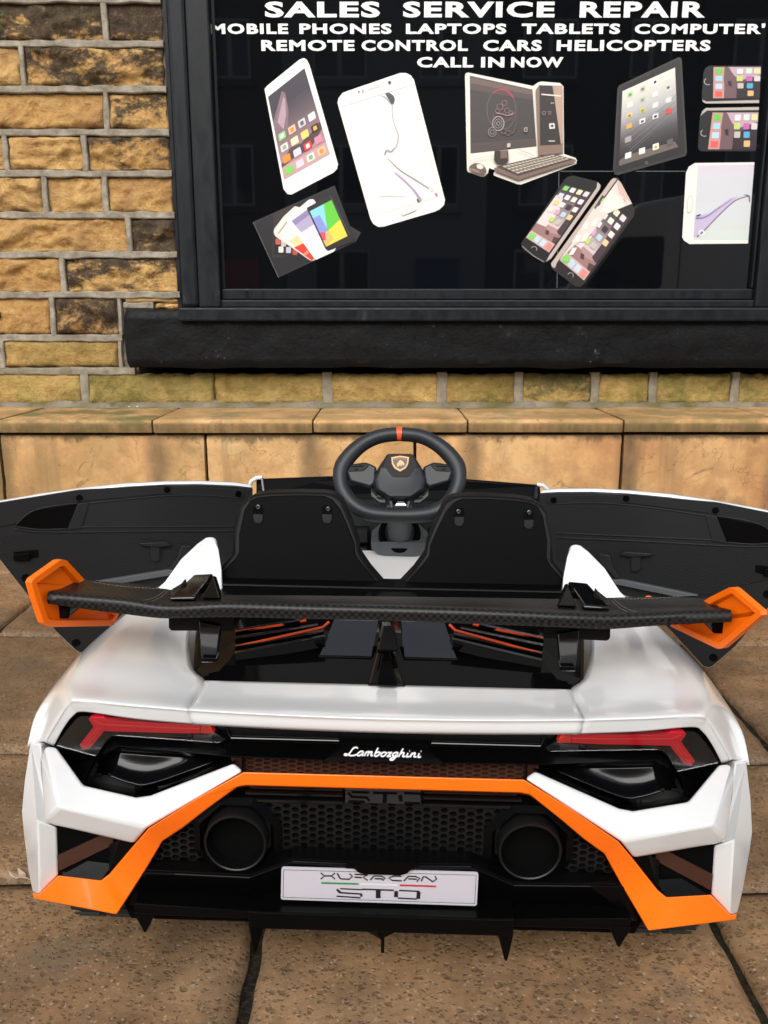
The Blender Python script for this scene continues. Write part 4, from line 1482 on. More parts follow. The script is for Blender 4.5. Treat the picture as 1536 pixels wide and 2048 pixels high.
cl = [(.56, .14, (246, 232, 236)), (.75, .13, (222, 240, 226)), (.92, .13, (240, 230, 170)), (.56, .37, (206, 222, 120)), (.76, .37, (206, 110, 180)), (.93, .37, (226, 220, 216)), (.58, .6, (206, 196, 186)), (.78, .6, (96, 176, 220)), (.80, .84, (240, 190, 130))]
side_phone([(1403.5, 196), (1407, 146), (1411, 136), (1418, 131.5), (1522, 131.5), (1518, 206), (1412, 207), (1405, 203)],
           Quad((1427, 134), (1522, 134), (1519.5, 196.5), (1426, 196.5)), [(1405, 199), (1412, 203), (1518.5, 200), (1518, 206), (1412, 207), (1406, 204)], (1416, 163), cl,
           'upper of two black smartphone stickers lying sideways at the right window edge')
side_phone([(1396, 294), (1400, 233), (1404, 222), (1412, 216), (1518, 214), (1511, 302.5), (1404, 302.5), (1398, 300)],
           Quad((1425, 225), (1517, 225), (1512, 299.5), (1416, 298.5)), [(1401, 232), (1405, 222), (1412, 216), (1518, 214), (1517.5, 220), (1414, 221), (1405, 228)], (1409, 266), cl,
           'lower of two black smartphone stickers lying sideways at the right window edge')
# 10 cropped white phone
s = Sticker([(1364.5, 474), (1372, 346), (1378, 333), (1390, 326), (1509, 324.5), (1496, 487), (1379, 488), (1368, 481)], (246, 244, 234))
Q = Quad((1396, 331), (1508.5, 329), (1496.5, 480), (1387, 480))
for i in range(8):
    t = i / 8
    s.lay([Q(0, t), Q(1, t), Q(1, t + .125), Q(0, t + .125)], lerp((222, 218, 226), (220, 228, 220), t), lift=1 if i == 0 else 0)
s.lay([Q(.0, .68), Q(.25, .64), Q(.62, .44), Q(.76, .42), Q(.5, .62), Q(.15, .92), Q(0, .97)], (206, 192, 220))
s.line([Q(.02, .71), Q(.2, .69), Q(.45, .56), Q(.66, .45)], [4, 3, 2, 1], (150, 120, 176))
s.line([Q(.06, .96), Q(.2, .86), Q(.42, .68), Q(.7, .48), Q(.93, .42)], [3, 2, 2, 2, 1.5], (120, 100, 116))
s.line([Q(.86, .40), Q(.95, .42), Q(.97, .5)], [1, 3, 2], (110, 106, 112))
s.line([Q(.03, .68), Q(.1, .66)], 3, (70, 62, 70), False)
s.ring(Q(.14, .905), 5, 5, 3, (244, 242, 244))
s.lay(rnd_poly([(1374, 401), (1377, 392), (1384, 390), (1386, 398), (1384, 420), (1380, 427), (1374, 424)], 3), (222, 218, 208)).lay(rnd_poly([(1375.5, 402), (1378, 394), (1383, 392), (1384.5, 398), (1382.5, 419), (1379, 425), (1375.5, 423)], 3), (246, 244, 234))
s.build('phone_sticker', 'sticker of a white smartphone with lavender screen, cut by the right window frame', 'window sticker')

# ================================================================== the ride-on car
car = tag(empty('toy_car', CAR_LOC, CAR_R.to_euler()), 'white child-size ride-on sports car with orange trim, black rear wing and both doors open', 'toy car')

def CX(u, v, y):
    return C(u, v, y)

def shell(verts, faces, ext, m, mb=None):
    """faces facing the viewer, closed by a back set off by ext"""
    mb = mb or MB()
    n = len(verts)
    if not callable(ext):
        e_ = Vector(ext)
        ext = lambda p: e_
    cnt = {}
    for f in faces:
        for i in range(len(f)):
            a, b = f[i], f[(i + 1) % len(f)]
            cnt.setdefault((min(a, b), max(a, b)), []).append((a, b))
    fs = [list(f) for f in faces] + [[a + n for a in reversed(f)] for f in faces]
    for e, l_ in cnt.items():
        if len(l_) == 1:
            a, b = l_[0]
            fs.append([b, a, a + n, b + n])
    return mb.add([Vector(v) for v in verts] + [Vector(v) + ext(Vector(v)) for v in verts], fs, m)

def draft(L, dz=.65):
    """moulding draft: the back of a shell spreads outwards and down"""
    return lambda p: Vector((p.x * 1.25 * L, L, -dz * L))

def pp(pts, y=None):
    """photo points (u, v[, y]) -> car points"""
    return [C(p[0], p[1], p[2] if len(p) > 2 else y) for p in pts]

def cgrid(rows, n=4):
    """smooth sheet through a grid of control points"""
    g = [catmull(r_, n) for r_ in rows]
    cols = [catmull([g[j][i] for j in range(len(g))], n) for i in range(len(g[0]))]
    nr, nc = len(cols[0]), len(cols)
    vs = [cols[i][j] for j in range(nr) for i in range(nc)]
    fs = [[j * nc + i, j * nc + i + 1, (j + 1) * nc + i + 1, (j + 1) * nc + i] for j in range(nr - 1) for i in range(nc - 1)]
    return vs, fs

V3 = lambda *a: Vector(a)

# ---- rear deck and haunches
L1, L2, L3 = C(379, 1416, .036), C(379, 1426, .033), C(384, 1447, .034)
E1 = C(411, 1362, .115)
def mx(p):
    return Vector((-p.x, p.y, p.z))
def span(p, bow=0.0, n=8):
    """points from p (left) straight across to its mirror image, bowed towards the viewer"""
    return [Vector((p.x * (1 - 2 * i / n), p.y - bow * (1 - (1 - 2 * i / n) ** 2), p.z)) for i in range(n + 1)]
inn = lambda p: Vector((p.x + .0002, p.y, p.z))
mid = lambda a, b, t: a.lerp(b, t)
edge_c = pp([(409, 1361, .115), (392, 1391, .074), (376, 1416, .036), (377, 1426, .034), (384, 1448, .036)])
inn = lambda p: Vector((p.x + .0007, p.y, p.z))
rowsd = [span(inn(p), b_) for p, b_ in zip(edge_c, (0, .003, .008, .009, .008))] + [span(inn(edge_c[-1] + V3(0, .03, .002)), .004)]
vs, fs = cgrid(rowsd, 5)
q = shell(vs, fs, (0, .004, -.003), WHITE)
q.build('rear_deck', car, smooth='all')

fr = [
    pp([(384, 1448, .036), (270, 1438, .038), (170, 1424, .044), (146, 1432, .048), (126, 1458, .054), (108, 1492, .060)]),
    pp([(377, 1426, .034), (262, 1417, .036), (158, 1408, .042), (139, 1414, .047), (117, 1448, .053), (93, 1486, .058)]),
    pp([(376, 1416, .036), (262, 1406, .038), (160, 1396, .044), (136, 1403, .049), (110, 1440, .054), (88, 1483, .058)]),
    pp([(392, 1391, .074), (256, 1374, .08), (158, 1366, .088), (124, 1377, .09), (92, 1424, .088), (70, 1484, .075)]),
    pp([(409, 1361, .115), (268, 1333, .13), (170, 1325, .14), (120, 1358, .145), (76, 1420, .105), (60, 1486, .085)]),
    [C(383, 1330, .155), C(290, 1285, .20), C(208, 1280, .215), C(166, 1303, .235), V3(-.420, .235, .225), V3(-.420, .235, .19)],
    [C(383, 1250, .28), C(322, 1226, .305), C(275, 1220, .32), C(252, 1228, .325), V3(-.402, .33, .245), V3(-.406, .33, .19)],
    [V3(-.27, .40, .300), V3(-.30, .40, .310), V3(-.325, .40, .310), V3(-.348, .40, .298), V3(-.378, .40, .245), V3(-.388, .40, .19)],
    [V3(-.275, .48, .298), V3(-.305, .48, .304), V3(-.33, .48, .302), V3(-.352, .48, .285), V3(-.372, .48, .235), V3(-.38, .48, .19)],
]
vs, fs = cgrid(fr, 5)
q = MB()
q.add(vs, fs, WHITE)
for o in both(q, 'rear_fender', car, smooth='all'):
    sm = o.modifiers.new('thick', 'SOLIDIFY')
    sm.thickness = .003
    sm.offset = -1

# air scoop fins rising behind the doors
fin = pp([(246, 1238, .33), (292, 1196, .355), (330, 1163, .375), (362, 1118, .392), (395, 1087, .405), (412, 1075, .412), (424, 1073, .416), (433, 1078, .418), (437, 1098, .418), (444, 1140, .41), (446, 1180, .39), (430, 1240, .34)])
q = MB()
q.prism(fin, (-.012, .05, -.020), WHITE)
both(q, 'air_scoop', car, smooth=True, bevel=.007, seg=3)

# wheel arches, sills, front body
q = MB()
q.box((-.36, .07, .15), (-.25, .25, .205), DEEP)
both(q, 'wheel_arch', car)
q = MB()
q.prism([V3(-.40, .27, .06), V3(-.40, .92, .06), V3(-.36, .92, .17), V3(-.37, .27, .185)], (.10, 0, 0), WHITE)
both(q, 'side_sill', car, smooth=True, bevel=.012)
hood = [
    [V3(-.30, .90, .315), V3(-.16, .90, .325), V3(0, .90, .33), V3(.16, .90, .325), V3(.30, .90, .315)],
    [V3(-.36, .98, .29), V3(-.17, 1.0, .29), V3(0, 1.0, .29), V3(.17, 1.0, .29), V3(.36, .98, .29)],
    [V3(-.41, 1.10, .265), V3(-.2, 1.12, .245), V3(0, 1.12, .24), V3(.2, 1.12, .245), V3(.41, 1.10, .265)],
    [V3(-.39, 1.22, .20), V3(-.2, 1.26, .18), V3(0, 1.27, .175), V3(.2, 1.26, .18), V3(.39, 1.22, .20)],
    [V3(-.37, 1.25, .06), V3(-.2, 1.29, .05), V3(0, 1.30, .05), V3(.2, 1.29, .05), V3(.37, 1.25, .06)]]
vs, fs = cgrid(hood, 4)
shell(vs, fs, (0, -.004, -.004), WHITE).build('hood', car, smooth='all')
q = MB()
q.prism([V3(-.41, .92, .20), V3(-.415, 1.02, .245), V3(-.42, 1.1, .262), V3(-.40, 1.22, .2), V3(-.38, 1.25, .1), V3(-.38, 1.21, .1), V3(-.39, 1.18, .19), V3(-.39, 1.0, .19), V3(-.39, .95, .1), V3(-.39, .92, .06)], (.06, 0, 0), WHITE)
both(q, 'front_fender', car, smooth=True, bevel=.012)
q = MB()
q.box((-.33, .2, .075), (.33, 1.2, .10), DEEP)
q.build('floor_pan', car)

# ---- wheels
def wheel(x, y, parent, front=False):
    q = MB()
    rr, hw = .100, .045
    q.lathe((x, y, rr), (1, 0, 0), [(-hw, .055), (-hw, .085), (-hw * .8, .097), (-hw * .45, rr), (hw * .45, rr), (hw * .8, .097), (hw, .085), (hw, .055)], TYRE, 40)
    for i in range(34):
        th = 2 * math.pi * i / 34
        for s in (-1, 1):
            a = Vector((x + s * .018, y + math.cos(th) * rr, rr + math.sin(th) * rr))
            t = Vector((0, -math.sin(th), math.cos(th)))
            n_ = Vector((0, math.cos(th), math.sin(th)))
            p1, p2 = a + Vector((-.014, 0, 0)) - t * .003, a + Vector((.014, 0, 0)) + t * (.001 + .002 * s)
            q.prism([p1 - t * .003, p2 - t * .003, p2 + t * .003, p1 + t * .003], n_ * .0022, TYRE)
    w_ = q.build('wheel', parent, smooth=True)
    q = MB()
    q.lathe((x, y, rr), (1, 0, 0), [(-hw * .9, .058), (-hw * .7, .05), (hw * .7, .05), (hw * .9, .058)], MATTE, 28)
    for i in range(5):
        th = 2 * math.pi * i / 5
        d_ = Vector((0, math.cos(th), math.sin(th)))
        t = Vector((0, -math.sin(th), math.cos(th)))
        s = -1 if x < 0 else 1
        c_ = Vector((x + s * hw * .75, y, rr))
        q.prism([c_ + t * .012, c_ - t * .012, c_ + d_ * .056 - t * .007, c_ + d_ * .056 + t * .007], (-s * .008, 0, 0), MATTE)
    q.build('rim', w_, smooth=True)
for x in (-.318, .318):
    wheel(x, .102, car)
    wheel(x, 1.08, car)

# ---- tail lights
q = MB()
q.prism(pp([(98, 1496), (120, 1454), (150, 1418), (410, 1436), (462, 1484), (440, 1496), (228, 1486), (214, 1494), (198, 1522)], .060), (0, .02, 0), DEEP)
H_ = both(q, 'tail_light', car)
redpts = [(177, 1438), (184, 1435), (207, 1434.5), (216, 1441), (300, 1445.5), (400, 1449), (400, 1467), (340, 1466.5), (208, 1462.5), (180, 1497), (165, 1498.5), (159, 1490), (187, 1454)]
q = MB()
q.prism(pp(redpts, .045), (0, .010, 0), RED)
q.prism(pp([(401, 1449), (420, 1450), (428, 1468), (401, 1467)], .045), (0, .010, 0), REDOR)
q.tube(pp([(186, 1440), (206, 1449), (330, 1455), (400, 1458)], .0442), .0011, REDOR, 6)
q.tube(pp([(205, 1455), (172, 1494)], .0442), .0010, REDOR, 6)
q.tube(pp([(197, 1455), (168, 1490)], .0442), .0008, REDOR, 6)
for h, mi_ in zip(H_, (False, True)):
    q.build('light_bar', h, mirror=mi_, smooth=True, bevel=.0015)
q2 = MB()
q2.prism(pp([(372, 1470), (382, 1470), (382, 1481), (372, 1480)], .052), (0, .004, 0), MATTE)
q2.prism(pp([(386, 1470), (424, 1471), (424, 1483), (386, 1481)], .052), (0, .004, 0), mat('reverse_lamp', (.07, .055, .06), .15))
q2.prism(pp([(222, 1468), (368, 1472), (366, 1479), (226, 1474), (204, 1503), (199, 1500)], .054), (0, .004, 0), SATIN)
for h, mi_ in zip(H_, (False, True)):
    q2.build('reverse_light', h, mirror=mi_, bevel=.001)
q3 = MB()
q3.prism(pp(rnd_poly([(112, 1491), (133, 1461), (158, 1432), (403, 1448), (452, 1480), (440, 1486), (226, 1471), (213, 1480), (192, 1513)], [3, 12, 10, 6, 2, 2, 8, 6, 2]), .0415), (0, .0010, 0), LENS)
for h, mi_ in zip(H_, (False, True)):
    q3.build('lens', h, mirror=mi_)

# ---- black air outlets under the lights
q = MB()
q.prism(pp([(112, 1494), (196, 1515), (226, 1480), (470, 1496), (478, 1522), (300, 1590), (272, 1594), (166, 1570)], .058), (0, .02, 0), GLOSS)
A_ = both(q, 'air_outlet', car)
# raised flange round the pod, its hollow and the small triangle
q = MB()
outer = [(170, 1567), (196, 1516), (218, 1494), (232, 1492), (300, 1498), (472, 1516), (470, 1524), (300, 1586), (272, 1590)]
inner = [(184, 1562), (206, 1518), (222, 1502), (236, 1499), (300, 1504), (440, 1517), (432, 1524), (298, 1575), (270, 1578)]
vo, vi = pp([(a, b, .008 + (.030 if b < 1520 else (.012 if b > 1580 and a < 200 else 0))) for a, b in outer]), pp([(a, b, .046) for a, b in inner])
n = len(vo)
q.add(vo + vi, [[i, (i + 1) % n, n + (i + 1) % n, n + i] for i in range(n)], GLOSS)
q.add(vo + pp([(a, b, .06) for a, b in outer]), [[i, n + i, n + (i + 1) % n, (i + 1) % n] for i in range(n)], GLOSS)
for h, mi_ in zip(A_, (False, True)):
    q.build('outlet_flange', h, mirror=mi_, smooth=True)
sv, sf = cgrid([pp([(238, 1503, .056), (280, 1506, .056), (330, 1510, .055), (392, 1515, .053)]),
                pp([(230, 1532, .047), (268, 1543, .046), (318, 1543, .046), (404, 1519, .048)]),
                pp([(222, 1548, .032), (262, 1562, .030), (304, 1563, .030), (424, 1521, .038)]),
                pp([(216, 1553, .030), (262, 1568, .028), (304, 1568, .028), (432, 1522, .036)])], 5)
q = shell(sv, sf, (0, .004, -.002), SCOOPM)
for h, mi_ in zip(A_, (False, True)):
    q.build('outlet_scoop', h, mirror=mi_, smooth='all')
q = MB()
q.add(pp([(114, 1497, .052), (190, 1516, .046), (168, 1565, .024), (150, 1532, .060)]), [[0, 1, 3], [1, 2, 3], [2, 0, 3]], SATIN)
for h, mi_ in zip(A_, (False, True)):
    q.build('outlet_corner', h, mirror=mi_)

# ---- white bumper corners and outer blades
bpts = [(113, 1495, .046), (167, 1571, .000), (272, 1595, -.014), (301, 1591, -.014), (468, 1526, -.006), (486, 1542, -.020), (294, 1656, -.030), (116, 1614, -.030), (92, 1492, .050),
        (279, 1673, -.027), (268, 1687, -.022), (109, 1650, -.018), (89, 1642, -.016), (83, 1520, .030), (486, 1549, -.018)]
bf = [[0, 1, 7, 8], [1, 2, 6, 7], [2, 3, 6], [3, 4, 5, 6], [7, 6, 9, 10, 11, 12], [8, 7, 12, 13]]
q = shell(pp(bpts), bf, draft(.03), WHITE)
both(q, 'rear_bumper', car, smooth=True, bevel=.004, seg=3)
wpts = [(82, 1488, .058), (60, 1484, .068), (49, 1560, .056), (43, 1622, .042), (47, 1668, .032), (56, 1740, .014), (65, 1784, .006), (72, 1789, -.004), (79, 1787, -.008), (117, 1750, .000), (112, 1655, -.002), (92, 1644, .000), (82, 1560, .026)]
cw = (74, 1640, -.006)
q = shell(pp(wpts + [cw, (78, 1740, -.012)]), [[0, 1, 2, 3, 13, 11, 12], [3, 4, 5, 14, 13], [5, 6, 7, 8, 14], [8, 9, 14], [9, 10, 13, 14], [10, 11, 13]], (.0, .10, -.03), WHITE)
both(q, 'bumper_blade', car, smooth=True, bevel=.003, seg=3)

# low openings beside the orange trim
q = MB()
q.prism(pp([(100, 1640), (290, 1670), (215, 1770), (100, 1770)], .000), (0, .003, 0), DEEP)
q.prism(pp([(114, 1712), (118, 1742), (226, 1690), (226, 1668), (214, 1666)], -.003), (0, .002, 0), BROWNPL)
q.add(pp([(120, 1752, -.012), (202, 1760, -.018), (226, 1728, -.008), (175, 1722, -.004)]), [[0, 1, 2, 3]], SATIN)
q.add(pp([(240, 1678, -.018), (268, 1690, -.020), (218, 1750, -.016), (218, 1690, -.004)]), [[0, 1, 2, 3]], SATIN)
both(q, 'corner_vent', car)

# ---- dark band between the lights, the blade with the name, the brown mesh
q = MB()
Z0 = C(384, 1447, .05)
a_, b_ = C(400, 1440, .062), C(452, 1487, .062)
q.prism([a_, mx(a_), mx(b_), b_], (0, .02, 0), GLOSS)
g0, g1 = C(462, 1476, .060), C(678, 1478, .060)
q.tube([C(452, 1454, .061), g0, Vector((g1.x, g0.y, g0.z)), Vector((g1.x, g0.y, g0.z + .012))], .0009, GLOSS, 6)
q.tube([mx(p) for p in [C(452, 1454, .061), g0, Vector((g1.x, g0.y, g0.z)), Vector((g1.x, g0.y, g0.z + .012))]], .0009, GLOSS, 6)
q.build('light_panel', car)

# blade: upper face slopes up to the panel, lower face turns under
half_t = pp([(194, 1514, .050), (210, 1487, .052), (226, 1474, .053), (452, 1482, .052), (600, 1487, .052)])
half_b = pp([(205, 1506, .040), (216, 1498, .038), (236, 1493, .034), (452, 1513, .018), (600, 1519, .012)])
T_ = half_t + [Vector((0, half_t[-1].y, half_t[-1].z))] + [mx(p) for p in reversed(half_t)]
B_ = half_b + [Vector((0, half_b[-1].y - .002, half_b[-1].z - .001))] + [mx(p) for p in reversed(half_b)]
n = len(T_)
q = shell(T_ + B_, [[i, n + i, n + i + 1, i + 1] for i in range(n - 1)], (0, .012, -.004), SATIN)
q.build('rear_blade', car, smooth=True, bevel=.0015)
# raised name panel
cb0, cb1 = C(645, 1522, .0085), C(688, 1492, .030)
name_pts = [cb0, mx(cb0), mx(cb1), cb1]
q = MB()
q.prism(name_pts, (0, .008, -.002), SATIN)
name_panel = q.build('name_panel', car, bevel=.001)

# handwritten name, drawn letter by letter
GLY = {
    'L': (1.75, [[(1.5, 1.55), (1.35, 1.8), (.95, 1.75), (.75, 1.3), (.6, .6), (.35, .1), (0, .02), (-.15, .2), (.1, .32), (.5, .12), (1.0, -.02), (1.5, .1), (1.75, .3)]]),
    'a': (1.05, [[(.85, .85), (.5, 1.0), (.15, .7), (.05, .25), (.25, 0), (.6, .2), (.85, .85), (.8, .2), (1.05, .1)]]),
    'm': (1.45, [[(.0, .1), (.15, .95), (.1, 0)], [(.12, .5), (.4, .95), (.58, .85), (.55, 0)], [(.56, .5), (.85, .95), (1.05, .85), (1.05, .15), (1.4, .15)]]),
    'b': (.95, [[(.2, 1.85), (.1, .9), (.1, .2), (.35, 0), (.7, .25), (.75, .7), (.5, .98), (.15, .6)], [(.7, .75), (.95, .8)]]),
    'o': (.9, [[(.45, .98), (.12, .7), (.08, .25), (.35, 0), (.7, .25), (.75, .7), (.45, .98)], [(.7, .75), (.95, .8)]]),
    'r': (.75, [[(.05, .9), (.35, .85), (.62, .95), (.35, .4), (.15, 0), (.5, .08), (.75, .1)]]),
    'g': (1.0, [[(.8, .85), (.5, .98), (.15, .7), (.1, .3), (.35, .08), (.65, .35), (.8, .9), (.65, -.2), (.35, -.75), (-.05, -.6), (.3, -.15), (1.0, .2)]]),
    'h': (1.1, [[(.25, 1.85), (.12, .9), (.05, 0)], [(.1, .5), (.4, .95), (.68, .85), (.65, .12), (1.1, .2)]]),
    'i': (.55, [[(.1, .9), (.1, .2), (.25, .03), (.55, .2)], [(.2, 1.35), (.26, 1.38)]]),
    'n': (1.1, [[(.0, .1), (.15, .95), (.1, 0)], [(.12, .5), (.42, .95), (.65, .85), (.62, .15), (1.05, .15)]]),
}
q = MB()
tot = sum(GLY[c][0] + .06 for c in 'Lamborghini')
X = 0.0
pl_n = (name_pts[1] - name_pts[0]).cross(name_pts[3] - name_pts[0]).normalized()
if pl_n.y > 0:
    pl_n = -pl_n
pl_o = name_pts[0] + pl_n * .0005
for c in 'Lamborghini':
    w_, strokes = GLY[c]
    for st in strokes:
        pts = []
        for (x, y) in (catmull([(a, b, 0) for a, b in st], 4) if len(st) > 2 else [Vector((a, b, 0)) for a, b in st]) and [(p.x, p.y) for p in (catmull([(a, b, 0) for a, b in st], 4) if len(st) > 2 else [Vector((a, b, 0)) for a, b in st])]:
            t = (X + x) / tot
            u = 690 + 152 * t + y * 3.6
            v = 1510.5 + 4.2 * t - y * 9.0
            pts.append((u, v))
        Lh, Rh = stroke2d(pts, 2.7)
        n = len(Lh)
        vs = [CP(p.x, p.y, pl_o, pl_n) for p in Lh] + [CP(p.x, p.y, pl_o, pl_n) for p in Rh]
        shell(vs, [[i, i + 1, n + i + 1, n + i] for i in range(n - 1)], -pl_n * .0006, PRINTWHITE, q)
    X += w_ + .06
q.build('script_lettering', name_panel)

def hexgrid(mb, inside, cx, rz, x0, x1, z0, z1, y, m, hole=.72, depth=.006, hole_z=None, skip=None):
    """plate of flat-topped hexagonal openings"""
    hw, hz = cx * 2 / 3, rz / 2
    i0, i1 = int(math.floor(x0 / cx)), int(math.ceil(x1 / cx))
    for i in range(i0, i1 + 1):
        x = i * cx
        j0, j1 = int(math.floor(z0 / rz)) - 1, int(math.ceil(z1 / rz)) + 1
        for j in range(j0, j1 + 1):
            z = (j + (.5 if i % 2 else 0)) * rz
            if not inside(x, z):
                continue
            o_ = [(hw, 0), (hw / 2, hz), (-hw / 2, hz), (-hw, 0), (-hw / 2, -hz), (hw / 2, -hz)]
            if skip and skip(x, z):
                mb.add([(x + a, y, z + b) for a, b in o_], [[0, 1, 2, 3, 4, 5]], m)
                continue
            h2 = hole if hole_z is None else hole_z
            vs = [(x + a, y, z + b) for a, b in o_] + [(x + a * hole, y, z + b * h2) for a, b in o_] + [(x + a * hole * .9, y + depth, z + b * h2 * .9) for a, b in o_]
            fs = []
            for k in range(6):
                l_ = (k + 1) % 6
                fs.append([k, l_, 6 + l_, 6 + k])
                fs.append([6 + k, 6 + l_, 12 + l_, 12 + k])
            mb.add(vs, fs, m)

ga, gb = C(489, 1512, .034), C(484, 1560, .034)
q = MB()
q.prism([V3(ga.x - .016, .040, ga.z), V3(-ga.x + .016, .040, ga.z), V3(-gb.x + .010, .040, gb.z), V3(gb.x - .010, .040, gb.z)], (0, .01, 0), mat('brown_black', lin((34, 20, 17)), .6))
q.prism([V3(ga.x - .014, .030, ga.z), V3(ga.x - .002, .030, ga.z), V3(gb.x + .000, .030, gb.z), V3(gb.x - .008, .030, gb.z)], (0, .01, 0), BROWNPL)
q.prism([V3(-ga.x + .014, .030, ga.z), V3(-ga.x + .002, .030, ga.z), V3(-gb.x, .030, gb.z), V3(-gb.x + .008, .030, gb.z)], (0, .01, 0), BROWNPL)
hexgrid(q, lambda x, z: abs(x) < -ga.x and gb.z < z < ga.z + .003, .0092, .0056, ga.x, -ga.x, gb.z, ga.z, .034, mat('brown_mesh', lin((74, 44, 32)), .5), hole=.74, depth=.005, hole_z=.62)
q.build('mesh_grille', car)

# ---- orange trim: one frame running across and down to the corners
hl_out = [(487, 1544, .004), (400, 1593, .002), (298, 1656, -.004), (268, 1690, .006), (219, 1748, .008), (202, 1761, .010), (117, 1751, .018), (77, 1789, .020), (65, 1785, .026), (67, 1797, .022), (150, 1813, .006), (233, 1829, -.010)]
hl_in = [(251, 1802, .004), (266, 1812, .022), (292, 1738, .010), (325, 1682, .008), (366, 1655, .006), (412, 1619, .006), (474, 1573, .004), (492, 1570, .002)]
P_o, P_i = pp([(a, b, y - .03) for a, b, y in hl_out]), pp([(a, b, y - .03) for a, b, y in hl_in])
# facets: ridge from the knee to the foot
kn = C(298, 1656, -.004)
fv = P_o + P_i
no = len(P_o)
idx = {'top': 0, 'm': 1, 'knee': 2, 'a': 3, 'b': 4, 'c': 5, 'd': 6, 'e': 7, 'f': 8, 'g': 9, 'h': 10, 'foot': 11}
I = {k: no + k2 for k, k2 in zip(('i0', 'i1', 'i2', 'i3', 'i4', 'i5', 'i6', 'i7'), range(8))}
ff = [[0, 1, I['i5'], I['i6'], I['i7']], [1, 2, I['i4'], I['i5']], [2, I['i3'], I['i4']], [2, 3, I['i2'], I['i3']], [3, 4, I['i0'], I['i2']], [4, 5, 11, I['i0']], [5, 6, 10, 11], [6, 7, 9, 10], [7, 8, 9]]
n = len(fv)
allv = fv + [mx(p) for p in fv]
allf = ff + [[n + a for a in reversed(f)] for f in ff]
ctop = [0, I['i7'], n + I['i7'], n + 0]
allf.append(ctop)
q = shell(allv, allf, draft(.02, .7), ORANGE)
q.build('orange_trim', car, smooth=True, bevel=.0022, seg=2)

YG = -.012
# ---- black rear: back plate, honeycomb, ribs, cut letters
bk = pp([(478, 1571), (400, 1627), (322, 1684), (290, 1740), (248, 1806), (262, 1836)], -.003)
q = MB()
q.prism(bk + [mx(p) for p in reversed(bk)], (0, .003, 0), DEEP)
q.build('back_plate', car)
gz_top = C(620, 1604, YG).z
gz_bot = C(620, 1722, YG).z
exc = C(480, 1668, YG)
EXX = (C(1060, 1683, YG).x - exc.x) / 2
exc = Vector((-EXX, YG, exc.z))
def in_trim(x, z):
    # inside the orange frame, measured at the grille plane
    p = [C(a, b, YG) for a, b in ((478, 1572), (400, 1628), (322, 1684), (292, 1735))]
    ax = -abs(x)
    for a, b in zip(p, p[1:]):
        if min(a.z, b.z) <= z <= max(a.z, b.z):
            t = (z - a.z) / (b.z - a.z)
            return ax > a.x + (b.x - a.x) * t + .004
    return z < p[-1].z
def near_ex(x, z, r_=.047):
    return (abs(abs(x) - EXX) < r_ * .86 and abs(z - exc.z) < r_ and (abs(abs(x) - EXX) + abs(z - exc.z)) < r_ * 1.36)
q = MB()
hexgrid(q, lambda x, z: in_trim(x, z) and gz_bot < z < gz_top - .001 and not near_ex(x, z, .038), .0092, .0076, -.25, .25, gz_bot, gz_top, YG, GRILLE, hole=.70, depth=.007,
        skip=lambda x, z: z > gz_top - .004 or near_ex(x, z, .046))
q.build('honeycomb_grille', car)
# ribbed band with the cut-out letters
zt, zb = C(620, 1579, YG - .003), C(620, 1608, YG - .003)
lb = C(690, 1590, YG - .003).x
q = MB()
for k, (va, vb) in enumerate(((1575, 1580), (1586, 1592), (1599, 1606))):
    a, b = C(500 - k * 10, va - 2, YG - .004), C(500 - k * 10, vb - 2, YG - .004)
    x1 = C(690, va, YG - .004).x - .002
    for s in (1, -1):
        q.prism([V3(a.x * s, YG - .004, a.z), V3(x1 * s, YG - .004, a.z), V3(x1 * s, YG - .004, b.z), V3(b.x * s, YG - .004, b.z)], (0, .006, 0), GLOSS)
lz1, lz0 = C(770, 1580, YG - .002).z, C(770, 1608, YG - .002).z
q.prism([V3(lb, YG - .002, lz1), V3(-lb, YG - .002, lz1), V3(-lb, YG - .002, lz0), V3(lb, YG - .002, lz0)], (0, .006, 0), BANDM)
q.build('grille_band', car, bevel=.0008)
q = MB()
def bar(u0, v0, u1, v1, w, y, m, mb):
    Lh, Rh = stroke2d([(u0, v0), (u1, v1)], w)
    mb.prism([C(Lh[0].x, Lh[0].y, y), C(Lh[1].x, Lh[1].y, y), C(Rh[1].x, Rh[1].y, y), C(Rh[0].x, Rh[0].y, y)], (0, .0015, 0), m)
yy = YG - .0028
for (u0, v0, u1, v1, w_) in ((703, 1584.5, 738, 1585.5, 4), (696, 1586, 703, 1593, 4), (701, 1594, 733, 1595.5, 4), (732, 1595, 739, 1602, 4), (697, 1603, 729, 1604, 4),
                             (746, 1586, 794, 1587, 4), (770, 1587, 769, 1606, 8), (800, 1591, 802, 1603, 7), (808, 1586.5, 842, 1588, 4), (843, 1590, 846, 1601, 6), (809, 1606, 840, 1607, 4)):
    bar(u0, v0, u1, v1, w_, yy, DEEP, q)
q.build('cut_lettering', car)

